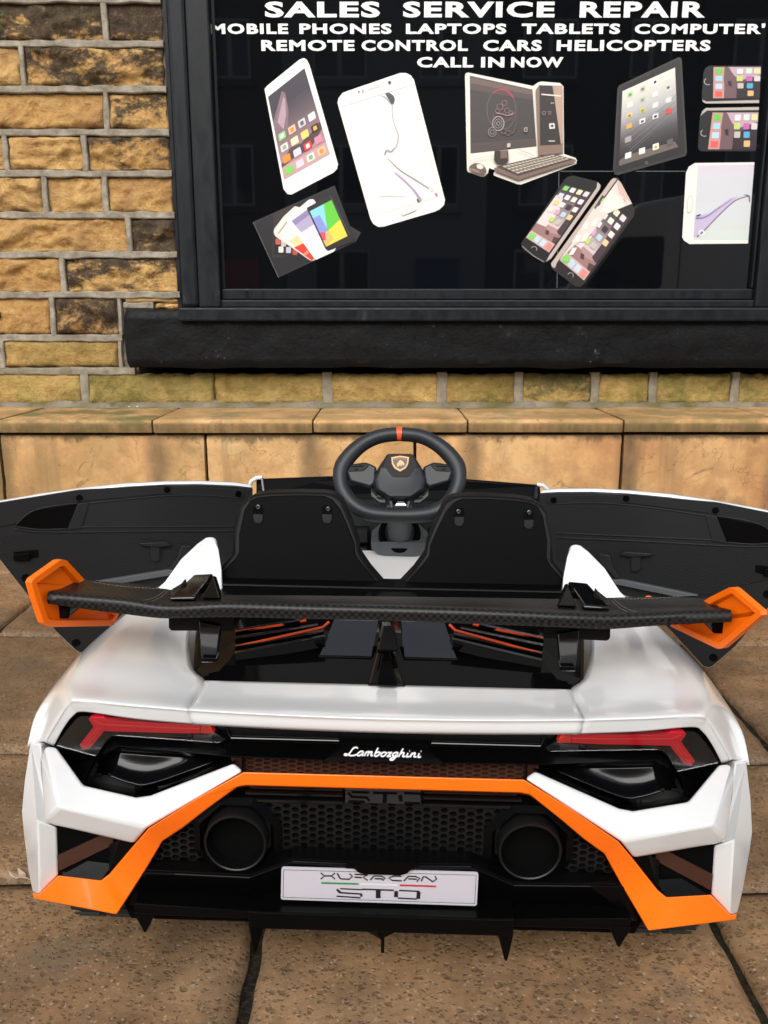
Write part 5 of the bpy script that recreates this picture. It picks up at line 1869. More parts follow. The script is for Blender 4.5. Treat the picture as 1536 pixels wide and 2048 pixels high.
# exhausts
for s in (-1, 1):
    c_ = Vector((s * EXX, YG, exc.z))
    q = MB()
    hexo = [(math.cos(R(a)) * .050, math.sin(R(a)) * .049) for a in (22, 68, 112, 158, 202, 248, 292, 338)]
    hexi = [(a * .84, b * .84) for a, b in hexo]
    vs = [c_ + V3(a, -.004, b) for a, b in hexo] + [c_ + V3(a, -.007, b) for a, b in hexi] + [c_ + V3(a * .82, .004, b * .82) for a, b in hexi]
    fs = []
    for k in range(8):
        l_ = (k + 1) % 8
        fs += [[k, l_, 8 + l_, 8 + k], [8 + k, 8 + l_, 16 + l_, 16 + k]]
    fs.append([16 + k for k in range(8)])
    q.add(vs, fs, SATIN)
    ex = q.build('exhaust', car)
    q = MB()
    q.lathe(c_ + V3(0, 0, -.001), (0, -1, 0), [(-.01, .0335), (.014, .0335), (.0165, .0322), (.0168, .0310), (.0160, .0300)], GRILLE, 40)
    q.lathe(c_ + V3(0, 0, -.001), (0, -1, 0), [(.0160, .0300), (.002, .0275), (-.001, .0001)], DEEP, 40)
    q.build('tail_pipe', ex, smooth=True)

# valance: ledge, sloping face, number plate recess
edge = [(282, 1741, -.018), (350, 1744, -.026), (500, 1751, -.030), (558, 1729, -.030), (586, 1719, -.030), (690, 1724, -.031)]
E_ = pp(edge)
E_ = E_ + [Vector((0, -.031, E_[-1].z))] + [mx(p) for p in reversed(E_)]
low = pp([(258, 1806, YG), (330, 1814, .010), (498, 1826, .006), (556, 1830, .006), (586, 1830, .006), (690, 1834, .006)])
L_ = low + [Vector((0, -.024, low[-1].z))] + [mx(p) for p in reversed(low)]
n = len(E_)
back = [Vector((p.x, YG + .002, p.z + .004)) for p in E_]
q = MB()
q.add(E_ + L_, [[i, i + 1, n + i + 1, n + i] for i in range(n - 1)], SATIN)
q.add(E_ + back, [[i, n + i, n + i + 1, i + 1] for i in range(n - 1)], SATIN)
o = q.build('valance', car, smooth=False)
sm = o.modifiers.new('thick', 'SOLIDIFY'); sm.thickness = .003; sm.offset = -1
add_bevel(o, .0014, 2)

# diffuser lips and fins
q = MB()
for s in (-1, 1):
    a0, a1 = C(266, 1808, -.032), C(500, 1823, -.038)
    b0, b1 = C(272, 1830, -.032), C(500, 1838, -.038)
    f_ = lambda p: Vector((p.x * -s if s > 0 else p.x, p.y, p.z))
    q.prism([f_(a0), f_(a1), f_(b1), f_(b0)], (0, .06, 0), SATIN)
a0, a1, b0, b1 = C(494, 1822, -.046), C(512, 1828, -.046), C(499, 1853, -.048), C(512, 1856, -.048)
zc = C(768, 1866, -.048).z
q.prism([Vector((a0.x, -.046, a0.z)), Vector((a0.x * .9, -.046, a0.z - .001)), Vector((-a0.x * .9, -.046, a0.z - .001)), Vector((-a0.x, -.046, a0.z)), Vector((-b0.x, -.048, zc)), Vector((b0.x, -.048, zc))], (0, .07, 0), SATIN)
q.build('diffuser', car, bevel=.0015)
def finm(u, v, y0, ztop, ln=.085, w_=.0032):
    tip = C(u, v, y0)
    q = MB()
    q.prism([V3(tip.x - w_ / 2, y0 - .006, ztop), V3(tip.x - w_ / 2, y0, tip.z), V3(tip.x - w_ / 2, y0 + ln * .5, tip.z), V3(tip.x - w_ / 2, y0 + ln, ztop)], (w_, 0, 0), SATIN)
    return q
for tri in ([(266, 1826), (308, 1828), (305, 1838), (293, 1864), (288, 1866), (284, 1858)], [(496, 1848), (528, 1850), (526, 1862), (514, 1904), (509, 1909), (506, 1900)]):
    q = MB()
    q.prism([C(u, v, -.034) for u, v in tri], (.004, .06, .004), SATIN)
    both(q, 'diffuser_fin', car, bevel=.001)
finm(765, 1906, -.038, zc + .002, .07, .0036).build('diffuser_fin', car)

# number plate with printed name and tricolour
PQ = Quad((563, 1735), (957, 1746), (953.5, 1812), (561.5, 1799))
def pl(u, v, lift=0.0):
    return C(u, v, -.0345 + (v - 1735) / 75 * .004 - lift)
q = MB()
q.prism([pl(u, v) for u, v in rnd_poly([PQ(0, 0), PQ(1, 0), PQ(1, 1), PQ(0, 1)], 5)], (0, .002, 0), SILVERPLATE)
plate = q.build('number_plate', car)
q = MB()
def pst(pts, w_, m, lift=.0004):
    Lh, Rh = stroke2d(pts, w_)
    n = len(Lh)
    q.add([pl(p.x, p.y, lift) for p in Lh] + [pl(p.x, p.y, lift) for p in Rh], [[i, i + 1, n + i + 1, n + i] for i in range(n - 1)], m)
zz = lambda x, y: (560 + x / 3.657, 1700 + y / 3.657)
for st in ([(298, 168), (325, 190), (298, 213)], [(402, 168), (376, 190), (402, 213)], [(325, 190), (378, 190)],
           [(418, 170), (438, 206), (450, 212), (505, 214), (530, 192), (508, 174)],
           [(545, 178), (640, 183)], [(545, 199), (598, 202)], [(642, 182), (606, 200), (642, 222)],
           [(660, 220), (688, 190), (742, 192), (770, 207), (748, 224)], [(692, 210), (752, 212)],
           [(888, 192), (832, 191), (794, 206), (822, 223), (890, 226)],
           [(905, 228), (940, 192), (992, 194), (1022, 208), (1000, 232)], [(938, 211), (1002, 214)],
           [(1033, 230), (1048, 196), (1066, 197), (1118, 233), (1146, 212), (1132, 192)]):
    pst([zz(*p) for p in st], 2.9, PRINTBLACK)
for (a, b, w_) in (((440, 283), (600, 291), 2.6), ((416, 288), (440, 312), 4.4), ((430, 312), (592, 322), 3.0), ((592, 318), (596, 342), 4.4), ((414, 338), (588, 350), 2.8),
                   ((600, 287), (832, 295), 3.0), ((718, 291), (718, 353), 9.5), ((872, 296), (1020, 303), 2.8), ((850, 300), (848, 345), 7.5), ((1014, 306), (1010, 358), 7.5), ((862, 352), (1000, 359), 2.8)):
    pst([zz(*a), zz(*b)], w_, PRINTBLACK, .0006)
for (a, b, c_) in (((302, 241), (572, 249), (52, 146, 84)), ((585, 249), (860, 257), (240, 240, 240)), ((876, 258), (1142, 267), (208, 44, 56))):
    pst([zz(*a), zz(*b)], 3.4, colm(c_), .0005)
fr_ = [PQ(.011, .07), PQ(.989, .07), PQ(.989, .93), PQ(.011, .93), PQ(.011, .07)]
for a, b in zip(fr_, fr_[1:]):
    pst([a, b], .9, PRINTBLACK, .0003)
q.build('plate_print', plate)
q = MB()
q.prism([C(u, v, -.038) for u, v in rnd_poly([(690, 1722), (838, 1728), (812, 1748), (800, 1751), (730, 1749), (718, 1746)], 3)], (0, .006, 0), SATIN)
q.build('plate_clip', car, bevel=.001)

# ---- engine cover: gloss black, stepped, with orange-edged louvres and a central scoop
ec_r = [E1 + V3(.001, 0, -.003), C(386, 1332, .150), C(384, 1250, .265)]
ec = [C(700, 1376, .112)]
zc0, zc1, zc2 = .279, .318, .312
ed = C(411, 1363, .114)
rows_ = []
pts_l = [(ed.x + .001, .114, ed.z - .004), (C(386, 1334, .15).x, .150, C(386, 1334, .15).z - .004), (C(386, 1248, .25).x + .004, .25, .302)]
A0, A1, A2 = [Vector(p) for p in pts_l]
A3 = V3(-.262, .40, .306)
q = MB()
top = [A0, A1, A2, A3]
# sloping rear face, then the flatter crown
k0, k1, k2 = V3(-.196, .165, .288), V3(-.180, .235, .302), V3(-.18, .40, .308)
vsE = [A0, A1, A2, A3, k2, k1, k0]
n = len(vsE)
vall = vsE + [mx(p) for p in vsE]
fE = [[0, 6, 1], [1, 6, 5, 2], [2, 5, 4, 3], [n + 0, n + 1, n + 6], [n + 1, n + 2, n + 5, n + 6], [n + 2, n + 3, n + 4, n + 5],
      [0, n + 0, n + 6, 6], [6, n + 6, n + 5, 5], [5, n + 5, n + 4, 4]]
q = shell(vall, fE, (0, 0, -.05), GLOSSB)
cover = q.build('engine_cover', car, bevel=.004)
def on_cover(u, v):
    lo, hi = .10, .30
    for _ in range(30):
        y = (lo + hi) / 2
        zc_ = k0.z + (y - k0.y) * (k1.z - k0.z) / (k1.y - k0.y) if y > k0.y else A0.z + (y - A0.y) * (k0.z - A0.z) / (k0.y - A0.y)
        if C(u, v, y).z > zc_ + .002:
            lo = y
        else:
            hi = y
    return lo
# bright gloss facets either side of the spine (they mirror the sky)
q = MB()
for s in (-1, 1):
    b_ = on_cover(690, 1313)
    f_ = [C(636, 1312, b_), C(745, 1314, b_), C(757, 1240, b_ + .051), C(668, 1238, b_ + .051), C(652, 1278, b_ + .0235)]
    w_ = [Vector((p.x * (1 if s < 0 else -1), p.y, p.z)) for p in f_]
    q = MB()
    q.prism(w_, (0, .001, -.003), COVERGLASS)
    q.build('glass_facet', cover, bevel=.0015)
q = MB()
for (a, b, c_, d_) in (((458, 1310), (640, 1276), (648, 1290), (456, 1324)),):
    b_ = on_cover(550, 1306)
    f_ = [C(*a, b_ + .008), C(*b, b_ + .030), C(*c_, b_ + .020), C(*d_, b_ - .002)]
    for s in (1, -1):
        q = MB()
        q.prism([Vector((p.x * s, p.y, p.z)) for p in f_], (0, .002, -.005), COVERGLASS)
        q.build('shoulder_facet', cover, bevel=.0012)
for (v0, v1, ue) in ((1258, 1236, 600), (1272, 1246, 636), (1288, 1258, 648), (1302, 1268, 650)):
    f_ = [C(470, v0, .215 - (v0 - 1258) * .0010), C(ue, v1, .235 - (v0 - 1258) * .0009), C(ue, v1 + 5, .229 - (v0 - 1258) * .0009), C(470, v0 + 6, .207 - (v0 - 1258) * .0010)]
    for s in (1, -1):
        q = MB()
        q.prism([Vector((p.x * s, p.y, p.z)) for p in f_], (0, .004, -.016), GLOSS)
        q.build('louvre', cover, bevel=.001)
def stripe(pts, w_, y0, y1):
    Lh, Rh = stroke2d(pts, w_)
    n = len(Lh)
    vs = [C(p.x, p.y, y0 + (y1 - y0) * i / (n - 1)) for i, p in enumerate(Lh)] + [C(p.x, p.y, y0 + (y1 - y0) * i / (n - 1)) for i, p in enumerate(Rh)]
    for s in (1, -1):
        vv = [Vector((p.x * s, p.y, p.z)) for p in vs]
        ff = [[i, i + 1, n + i + 1, n + i] for i in range(n - 1)]
        if s < 0:
            ff = [f[::-1] for f in ff]
        shell(vv, ff, (0, .002, -.002), ORANGE2).build('orange_stripe', cover)
stripe([(472, 1263), (560, 1250), (612, 1240)], 4.2, .208, .236)
stripe([(472, 1293), (560, 1273), (645, 1254), (658, 1243)], 4.2, .180, .215)
# central scoop: two legs and a hollow
q = MB()
sc_ = [C(735, 1374, .112), C(752, 1310, .17), C(760, 1246, .25), C(782, 1246, .25), C(790, 1310, .17), C(812, 1376, .112)]
cxs = (sc_[0].x + sc_[-1].x) / 2
sp0 = [V3(p.x - cxs, p.y - .002, p.z + .004) for p in sc_]
q.prism(sp0, (0, .006, -.02), GLOSS)
spn = q.build('spine', cover, bevel=.003)
q = MB()
h_ = [C(752, 1372, .104), C(762, 1320, .15), C(768, 1278, .20), C(778, 1278, .20), C(783, 1320, .15), C(795, 1374, .104)]
h_ = [V3(p.x - cxs, p.y, p.z) for p in h_]
q.prism(h_, (0, -.004, .003), SATIN)
hp = [V3(-.014, .148, .315), V3(0, .158, .322), V3(.014, .148, .315), V3(.020, .10, .285), V3(-.020, .10, .285)]
q.prism([V3(-.013, .150, .307), V3(-.007, .196, .322), V3(.007, .196, .322), V3(.013, .150, .307)], (0, -.004, .006), GLOSS)
q.build('scoop', spn, bevel=.002)

# ---- rear wing
st = [  # u, top v of rear edge, bottom v, y rear ; front edge u, v, y
    ((94, 1188), (95, 1209), .115, (152, 1158), .178),
    ((164, 1194), (164, 1219), .111, (206, 1163), .176),
    ((242, 1201), (242, 1229), .107, (270, 1168), .174),
    ((320, 1212), (320, 1238), .102, (338, 1179), .170),
    ((385, 1211.5), (385, 1237), .098, (394, 1186), .160),
    ((458, 1209), (458, 1236), .096, (464, 1190), .150),
    ((600, 1213), (600, 1239), .095, (604, 1191), .148),
    ((768, 1217), (768, 1241), .094, (769, 1193), .148)]
secs = []
for (a, b, y, c_, y2) in st:
    A, B, D = C(a[0], a[1], y), C(b[0], b[1], y), C(c_[0], c_[1], y2)
    secs.append((A, B, D))
xc = secs[-1][0].x
secs[-1] = tuple(V3(0, p.y, p.z) for p in secs[-1])
sx = 1.0
prof = []
for (A, B, D) in secs:
    th = (A - B).length
    A2_ = A + V3(0, .005, .0015)
    mid_ = (A + B) / 2 + V3(0, -.0015, 0)
    B2 = B + V3(0, .006, -.001)
    m1 = A.lerp(D, .5) + V3(0, 0, -.0025)
    Dl = V3(D.x, D.y + .004, D.z - .005)
    m2 = B.lerp(Dl, .5) + V3(0, 0, -.002)
    prof.append([A.lerp(B, .12), A + V3(0, .002, .0003), A2_, m1, D, Dl, m2, B2, B + V3(0, .001, .0006), mid_])
st_r = [
    ((940, 1222), (940, 1249), .095, (936, 1195), .148),
    ((1070, 1228), (1070, 1254), .096, (1064, 1197), .150),
    ((1142, 1231), (1142, 1257), .098, (1130, 1198), .160),
    ((1217, 1233.5), (1217, 1260), .102, (1206, 1195.5), .170),
    ((1295, 1231), (1295, 1254.5), .107, (1278, 1194), .174),
    ((1376, 1227), (1376, 1249.5), .111, (1350, 1194), .176),
    ((1464, 1225), (1463, 1245.5), .115, (1418, 1196.5), .178)]
def section(A, B, D):
    A2_ = A + V3(0, .005, .0015)
    mid_ = (A + B) / 2 + V3(0, -.0015, 0)
    B2 = B + V3(0, .006, -.001)
    m1 = A.lerp(D, .5) + V3(0, 0, -.0025)
    Dl = V3(D.x, D.y + .004, D.z - .005)
    m2 = B.lerp(Dl, .5) + V3(0, 0, -.002)
    return [A.lerp(B, .12), A + V3(0, .002, .0003), A2_, m1, D, Dl, m2, B2, B + V3(0, .001, .0006), mid_]
secs_r = [(C(a[0], a[1], y), C(b[0], b[1], y), C(c_[0], c_[1], y2)) for (a, b, y, c_, y2) in st_r]
prof[-1] = section(C(768, 1217, .094), C(768, 1242.5, .094), C(769, 1193, .148))
full = prof + [section(*q_) for q_ in secs_r]
m_ = len(prof[0])
colsW = [catmull([r_[j] for r_ in full], 5) for j in range(m_)]
nW = len(colsW[0])
vs = [colsW[j][i] for i in range(nW) for j in range(m_)]
fs = [[i * m_ + j, i * m_ + (j + 1) % m_, (i + 1) * m_ + (j + 1) % m_, (i + 1) * m_ + j] for i in range(nW - 1) for j in range(m_)]
fs += [list(range(m_)), [(nW - 1) * m_ + j for j in range(m_)]]
wing = mesh('rear_wing', vs, fs, CARBON, car, smooth=True)

# seams pressed into the carbon near the clamps
q = MB()
def on_top(u, v):
    # point on the wing's upper face
    p = C(u, v, .13)
    for _ in range(6):
        # height of the face at this x, y
        best = min(range(len(secs) - 1), key=lambda i: 0 if secs[i][0].x <= p.x <= secs[i + 1][0].x else min(abs(secs[i][0].x - p.x), abs(secs[i + 1][0].x - p.x)))
        a, b = secs[best], secs[best + 1]
        t = min(1, max(0, (p.x - a[0].x) / (b[0].x - a[0].x)))
        A, D = a[0].lerp(b[0], t), a[2].lerp(b[2], t)
        s_ = min(1, max(0, (p.y - A.y) / (D.y - A.y)))
        z = A.z + (D.z - A.z) * s_ + .0006
        p = CZ(u, v, z)
    return p
STITCH = mat('stitch_grey', (.12, .12, .115), .5)
for pts in ([(186, 1164), (240, 1172), (290, 1176), (334, 1178)], [(334, 1178), (318, 1190), (300, 1198), (286, 1201)], [(336, 1182), (322, 1194), (304, 1202)]):
    pp_ = [on_top(*p) for p in catmull([(a, b, 0) for a, b in pts], 7) and [(w.x, w.y) for w in catmull([(a, b, 0) for a, b in pts], 7)]]
    for i in range(0, len(pp_) - 1):
        a, b = pp_[i], pp_[i].lerp(pp_[i + 1], .62)
        q.tube([a, b], .00035, STITCH, 5)
for w_, mi_ in ((wing, False), (wing, True)):
    q.build('stitching', w_, mirror=mi_)

# orange end plates, dished towards the car
EPL = []
for side, ept in ((-1, [(63, 1166), (67, 1158), (119, 1121), (127, 1119.5), (134, 1121), (168, 1158), (190, 1186), (238, 1228), (228, 1250), (221, 1252), (160, 1253), (104, 1254), (95, 1252), (88, 1246), (70, 1192)]),
                  (1, [(1522, 1231), (1521, 1222), (1469, 1177), (1464, 1174.5), (1457, 1175), (1419, 1194), (1392, 1212), (1340, 1252), (1346, 1256), (1390, 1277), (1433, 1297.5), (1439, 1298), (1445, 1296), (1484, 1263)])):
    ep_p = V3(.405 * side, .085, .38)
    ep_d = V3(-.075 * side, .22, 0).normalized()
    ep_n = V3(-ep_d.y, ep_d.x, 0)
    eo = [CP(u, v, ep_p, ep_n) for u, v in ept]
    cen = sum(eo, V3(0, 0, 0)) / len(eo)
    k = len(eo)
    inw = ep_n * (-side if ep_n.x > 0 else side)
    ei = []
    for i in range(k):
        p, a, b = eo[i], eo[i - 1], eo[(i + 1) % k]
        nn = ((p - a).normalized().cross(ep_n) + (b - p).normalized().cross(ep_n)).normalized()
        if nn.dot(cen - p) < 0:
            nn = -nn
        ei.append(p + nn * .0075)
    fl_ = [p - inw * .006 for p in [q_ + (cen - q_).normalized() * .003 for q_ in ei]]
    vs = eo + [p + inw * .0005 for p in ei] + fl_ + [p - inw * .009 for p in eo]
    fs = []
    for i in range(k):
        l_ = (i + 1) % k
        fs += [[i, l_, k + l_, k + i], [k + i, k + l_, 2 * k + l_, 2 * k + i], [i, 3 * k + i, 3 * k + l_, l_]]
    fs.append([2 * k + i for i in range(k)])
    fs.append([3 * k + i for i in range(k - 1, -1, -1)])
    q = MB()
    q.add(vs, fs, ORANGE)
    EPL.append(q.build('end_plate', car, bevel=.0012))
q = MB()
q.prism(rnd_and := [C(u, v, .14) for u, v in rnd_poly([(99, 1206), (139, 1216), (139, 1234), (136, 1237), (112, 1237), (102, 1230)], 3)], (0, .03, 0), SATIN)
q.prism([C(u, v, .142) for u, v in [(139, 1214), (150, 1217), (139, 1228)]], (0, .02, 0), GREYPL)
for h, mi_ in zip(EPL, (False, True)):
    q.build('wing_bracket', h, mirror=mi_, bevel=.001)

# clamps that hold the wing down and the posts underneath
q = MB()
cl_t = [C(388, 1149, .215), C(426, 1147, .215), C(390, 1191, .128), C(340, 1193, .128)]
q.prism([cl_t[0], cl_t[1], cl_t[2], cl_t[3]], (0, .006, -.016), GLOSS)
f0, f1, f2, f3 = C(338, 1194, .124), C(390, 1193, .124), C(390, 1201, .123), C(338, 1201, .123)
q.prism([f0, f1, f2, f3], (0, .008, 0), GLOSS)
CL = both(q, 'wing_clamp', car, smooth=True, bevel=.0035, seg=3)
q = MB()
q.prism([C(402, 1196, .128), C(440, 1196, .128), C(426, 1150, .20), C(418, 1168, .17)], (0, .02, -.008), SATIN)
q.prism([C(338, 1190, .135), C(343, 1178, .155), C(362, 1166, .17), C(372, 1155, .18), C(352, 1196, .135)], (0, .006, -.012), CARBON)
for h, mi_ in zip(CL, (False, True)):
    q.build('clamp_foot', h, mirror=mi_, bevel=.0015)
q = MB()
q.prism([C(u, v, .150) for u, v in rnd_poly([(337, 1232), (468, 1232), (468, 1262), (345, 1262), (340, 1260), (337, 1255)], 2)], (0, .05, 0), SATIN)
q.prism([C(398, 1244, .146), C(440, 1252, .146), C(432, 1318, .146), C(404, 1318, .146), C(402, 1312, .146)], (0, .014, 0), GLOSS)
q.prism([C(403, 1316, .140), C(433, 1317, .140), C(432, 1326, .136), C(402, 1325, .136)], (0, .02, 0), GLOSS)
both(q, 'wing_post', car, bevel=.0015)

# ---- seats: thick hollow backs
def seat(mirror):
    yb, yt = .42, .47
    vt, vb = 985, 1185
    yv = lambda v: yt + (yb - yt) * (v - vt) / (vb - vt)
    rim = [(431, 1190), (433, 1150), (444, 1132), (466, 1108), (466, 1096), (468, 1066), (480, 1012), (492, 1000), (508, 990), (540, 986), (600, 984.5), (650, 986), (668, 990), (684, 1002), (704, 1050), (716, 1084), (718, 1106), (724, 1116), (740, 1140), (773, 1178), (773, 1190)]
    panel = [(436, 1190), (437, 1152), (470, 1118), (478, 1104), (478, 1070), (488, 1022), (500, 1002), (514, 995), (545, 992), (600, 990.5), (648, 992), (664, 999), (680, 1018), (696, 1054), (709, 1088), (710, 1108), (718, 1120), (765, 1178), (765, 1190)]
    q = MB()
    q.prism([C(u, v, yv(v)) for u, v in rim], (0, .046, -.003), MATTE)
    s_ = q.build('seat_back', car, mirror=mirror, smooth=True, bevel=.005, seg=3)
    q = MB()
    q.prism([C(u, v, yv(v) - .003) for u, v in panel], (0, .0028, 0), SEATB)
    pnl = q.build('back_panel', s_, mirror=mirror, smooth=True, bevel=.0012)
    q = MB()
    for uc in (516, 654):
        u0 = uc
        pts = rnd_poly([(u0 - 10, 1010), (u0 + 10, 1011), (u0 + 10, 1047), (u0 - 10, 1046)], 9)
        q.prism([C(u, v, yv(v) - .0042) for u, v in pts], (0, .001, 0), DEEP)
        q.build('slot', s_, mirror=mirror, smooth=True)
        q = MB()
        a = [C(u0 + dx, v, yv(v) - .0047) for dx, v in ((-9.5, 1028), (9.5, 1029), (9, 1040), (5, 1046), (-5, 1046), (-9, 1040))]
        q.add(a, [[0, 1, 2, 3, 4, 5]], MATTE)
        q.build('slot_lip', s_, mirror=mirror, smooth=True)
        q = MB()
    q = MB()
    for uc, vc in ((516, 1014), (656, 1018), (447, 1177)):
        c_ = C(uc, vc, yv(vc) - .006)
        q.lathe(c_, (0, -1, 0), [(-.003, .0036), (.0005, .0036), (.0012, .0026), (.0006, .0008), (.0006, .0001)], SCREWM, 12)
    q.build('screw', s_, mirror=mirror, smooth=True)
    q = MB()
    q.box((-.255, .50, .15), (-.012, .78, .205), MATTE)
    q.build('seat_base', s_, mirror=mirror, bevel=.015)
for mi_ in (False, True):
    seat(mi_)
q = MB()
q.box((-.27, .395, .1), (.27, .44, .312), SATIN)
q.build('bulkhead', car, bevel=.003)

# ---- white tunnel seen between the seats, dash and low windscreen surround
q = MB()
t0, t1, t2, t3 = C(690, 1098, .74), C(892, 1104, .74), C(850, 1195, .47), C(720, 1195, .47)
q.prism([t0, t1, t2, t3], (0, .01, -.05), mat('white_matte_plastic', (.8, .8, .79), .4))
q.build('white_tunnel', car, smooth=True, bevel=.006)
q = MB()
d0, d1, d2, d3 = C(512, 1000, .84), C(1084, 1012, .84), C(1084, 1130, .80), C(512, 1120, .80)
q.prism([d0, d1, d2, d3], (0, .05, 0), MATTE)
for (ua, ub, va, vb) in ((700, 738, 1058, 1088), (856, 896, 1060, 1090), (690, 736, 1092, 1116), (862, 905, 1094, 1116)):
    q.prism([C(ua, va, .78), C(ub, va, .78), C(ub, vb, .77), C(ua, vb, .77)], (0, .03, 0), MATTE)
q.build('dashboard', car, bevel=.004)
q = MB()
wl_ = [C(500, 957, .90), C(520, 955, .91), C(1078, 970, .91), C(1094, 973, .90)]
q.prism([C(512, 958, .905), C(660, 952.5, .93), C(790, 951, .94), C(930, 958, .93), C(1080, 970, .905), C(1084, 1012, .875), C(512, 1000, .875)], (0, .014, -.002), SATIN)
q.build('windscreen', car, bevel=.003)
q = MB()
for pts in ([(497, 976), (503, 962), (514, 955.5), (524, 955)],):
    a = [C(u, v, .895) for u, v in pts]
    q.tube(a, .0045, WHITE, 8)
    q.tube([C(524, 957, .895), C(528, 985, .88)], .004, GLOSS, 8)
q.build('screen_pillar', car, smooth=True)
q = MB()
a = [C(u, v, .895) for u, v in [(1098, 990), (1094, 978), (1085, 970.5), (1074, 969)]]
q.tube(a, .0045, WHITE, 8)
q.tube([C(1074, 971, .895), C(1070, 998, .88)], .004, GLOSS, 8)
q.build('screen_pillar', car, smooth=True)

# ---- steering wheel
SWC = C(799, 955, .66)
tl = R(27)
sw_n = V3(0, -math.cos(tl), math.sin(tl) * 1.0)      # facing the driver, tilted back
def S(u, v, out=0.0):
    return CP(u, v, SWC, sw_n) + sw_n * out
zs = lambda x, y: (650 + x / 5.12, 840 + y / 5.12)
sw = empty('steering_wheel', parent=car)
cl_ = [(760, 145), (560, 168), (400, 238), (270, 345), (180, 470), (157, 590), (180, 710), (255, 830), (370, 920), (520, 965), (768, 978), (1010, 968), (1150, 928), (1270, 838), (1345, 705), (1372, 590), (1352, 470), (1262, 345), (1130, 238), (975, 168)]
rr_ = [1, 1, 1.02, 1.12, 1.15, 1.04, 1.02, 1.04, 1.06, 1.08, 1.05, 1.08, 1.06, 1.04, 1.02, 1.04, 1.15, 1.12, 1.02, 1]
cl3 = [S(*zs(*p)) for p in cl_]
path = catmull(cl3, 6, closed=True)
rad = []
for i in range(len(rr_)):
    for j in range(6):
        rad.append(.0128 * (rr_[i] + (rr_[(i + 1) % len(rr_)] - rr_[i]) * j / 6))
q = MB()
q.tube(path, rad, RUBBERY, 14, closed=True)
q.build('rim', sw, smooth='all')
q = MB()
q.tube([S(*zs(734, 145)), S(*zs(760, 143)), S(*zs(786, 145))], .0133, ORANGE2, 16)
q.build('centre_stripe', sw, smooth=True)
# hub: a cushion with a flat hexagonal face
q = MB()
base = [(630, 372), (905, 372), (990, 480), (1060, 620), (1040, 740), (900, 840), (640, 840), (500, 740), (472, 620), (545, 480)]
face = [(650, 392), (890, 392), (945, 520), (860, 636), (690, 636), (600, 520)]
low_ = [(510, 700), (700, 800), (850, 800), (1020, 700)]
v0 = [S(*zs(*p), -.004) for p in base]
midp = [(636, 384), (900, 384), (975, 500), (1020, 630), (1000, 735), (875, 820), (660, 820), (535, 735), (515, 630), (575, 500)]
v1 = [S(*zs(*p), .020) for p in midp]
v2 = [S(*zs(*p), .028) for p in face]
n = len(v0)
fs = [[i, (i + 1) % n, n + (i + 1) % n, n + i] for i in range(n)]
o2 = 2 * n
q.add(v0 + v1 + v2 + [S(*zs(690, 760), .022), S(*zs(850, 760), .022)], fs + [[n + 0, n + 1, o2 + 1, o2 + 0], [n + 1, n + 2, o2 + 2, o2 + 1], [n + 2, n + 3, o2 + 3, o2 + 2], [n + 3, n + 4, o2 + 7, o2 + 3], [n + 4, n + 5, o2 + 7],
      [n + 5, n + 6, o2 + 6, o2 + 7], [n + 6, n + 7, o2 + 6], [n + 7, n + 8, o2 + 4, o2 + 6], [n + 8, n + 9, o2 + 5, o2 + 4], [n + 9, n + 0, o2 + 0, o2 + 5], [o2 + 6, o2 + 4, o2 + 3, o2 + 7], [o2 + i for i in range(6)]], RUBBERY)
q.build('hub', sw, smooth=True, bevel=.004, seg=3)
q = MB()
q.prism([S(*zs(*p), .0295) for p in rnd_poly([(655, 398), (885, 398), (938, 520), (856, 630), (694, 630), (607, 520)], 14)], -sw_n * .002, MATTE)
q.build('hub_cap', sw)
q = MB()
sh = [(680, 436), (770, 420), (858, 434), (850, 500), (825, 545), (768, 578), (712, 545), (686, 500)]
shi = [(694, 448), (770, 434), (844, 446), (837, 496), (814, 534), (768, 560), (724, 534), (700, 496)]
q.prism([S(*zs(*p), .0305) for p in sh], -sw_n * .001, GOLD)
q.add([S(*zs(*p), .0309) for p in shi], [list(range(8))], BADGEBLUE)
q.add([S(*zs(*p), .0311) for p in [(698, 450), (770, 440), (842, 450), (841, 464), (770, 458), (699, 464)]], [list(range(6))], mat('badge_brown', lin((120, 74, 40)), .4))
bull = [(735, 520), (742, 496), (752, 488), (757, 472), (768, 466), (782, 470), (800, 484), (812, 502), (808, 520), (800, 520), (797, 508), (788, 506), (786, 526), (776, 528), (772, 512), (762, 514), (756, 530), (740, 530)]
q.add([S(*zs(*p), .0313) for p in bull], [list(range(len(bull)))], GOLD)
q.build('badge', sw)
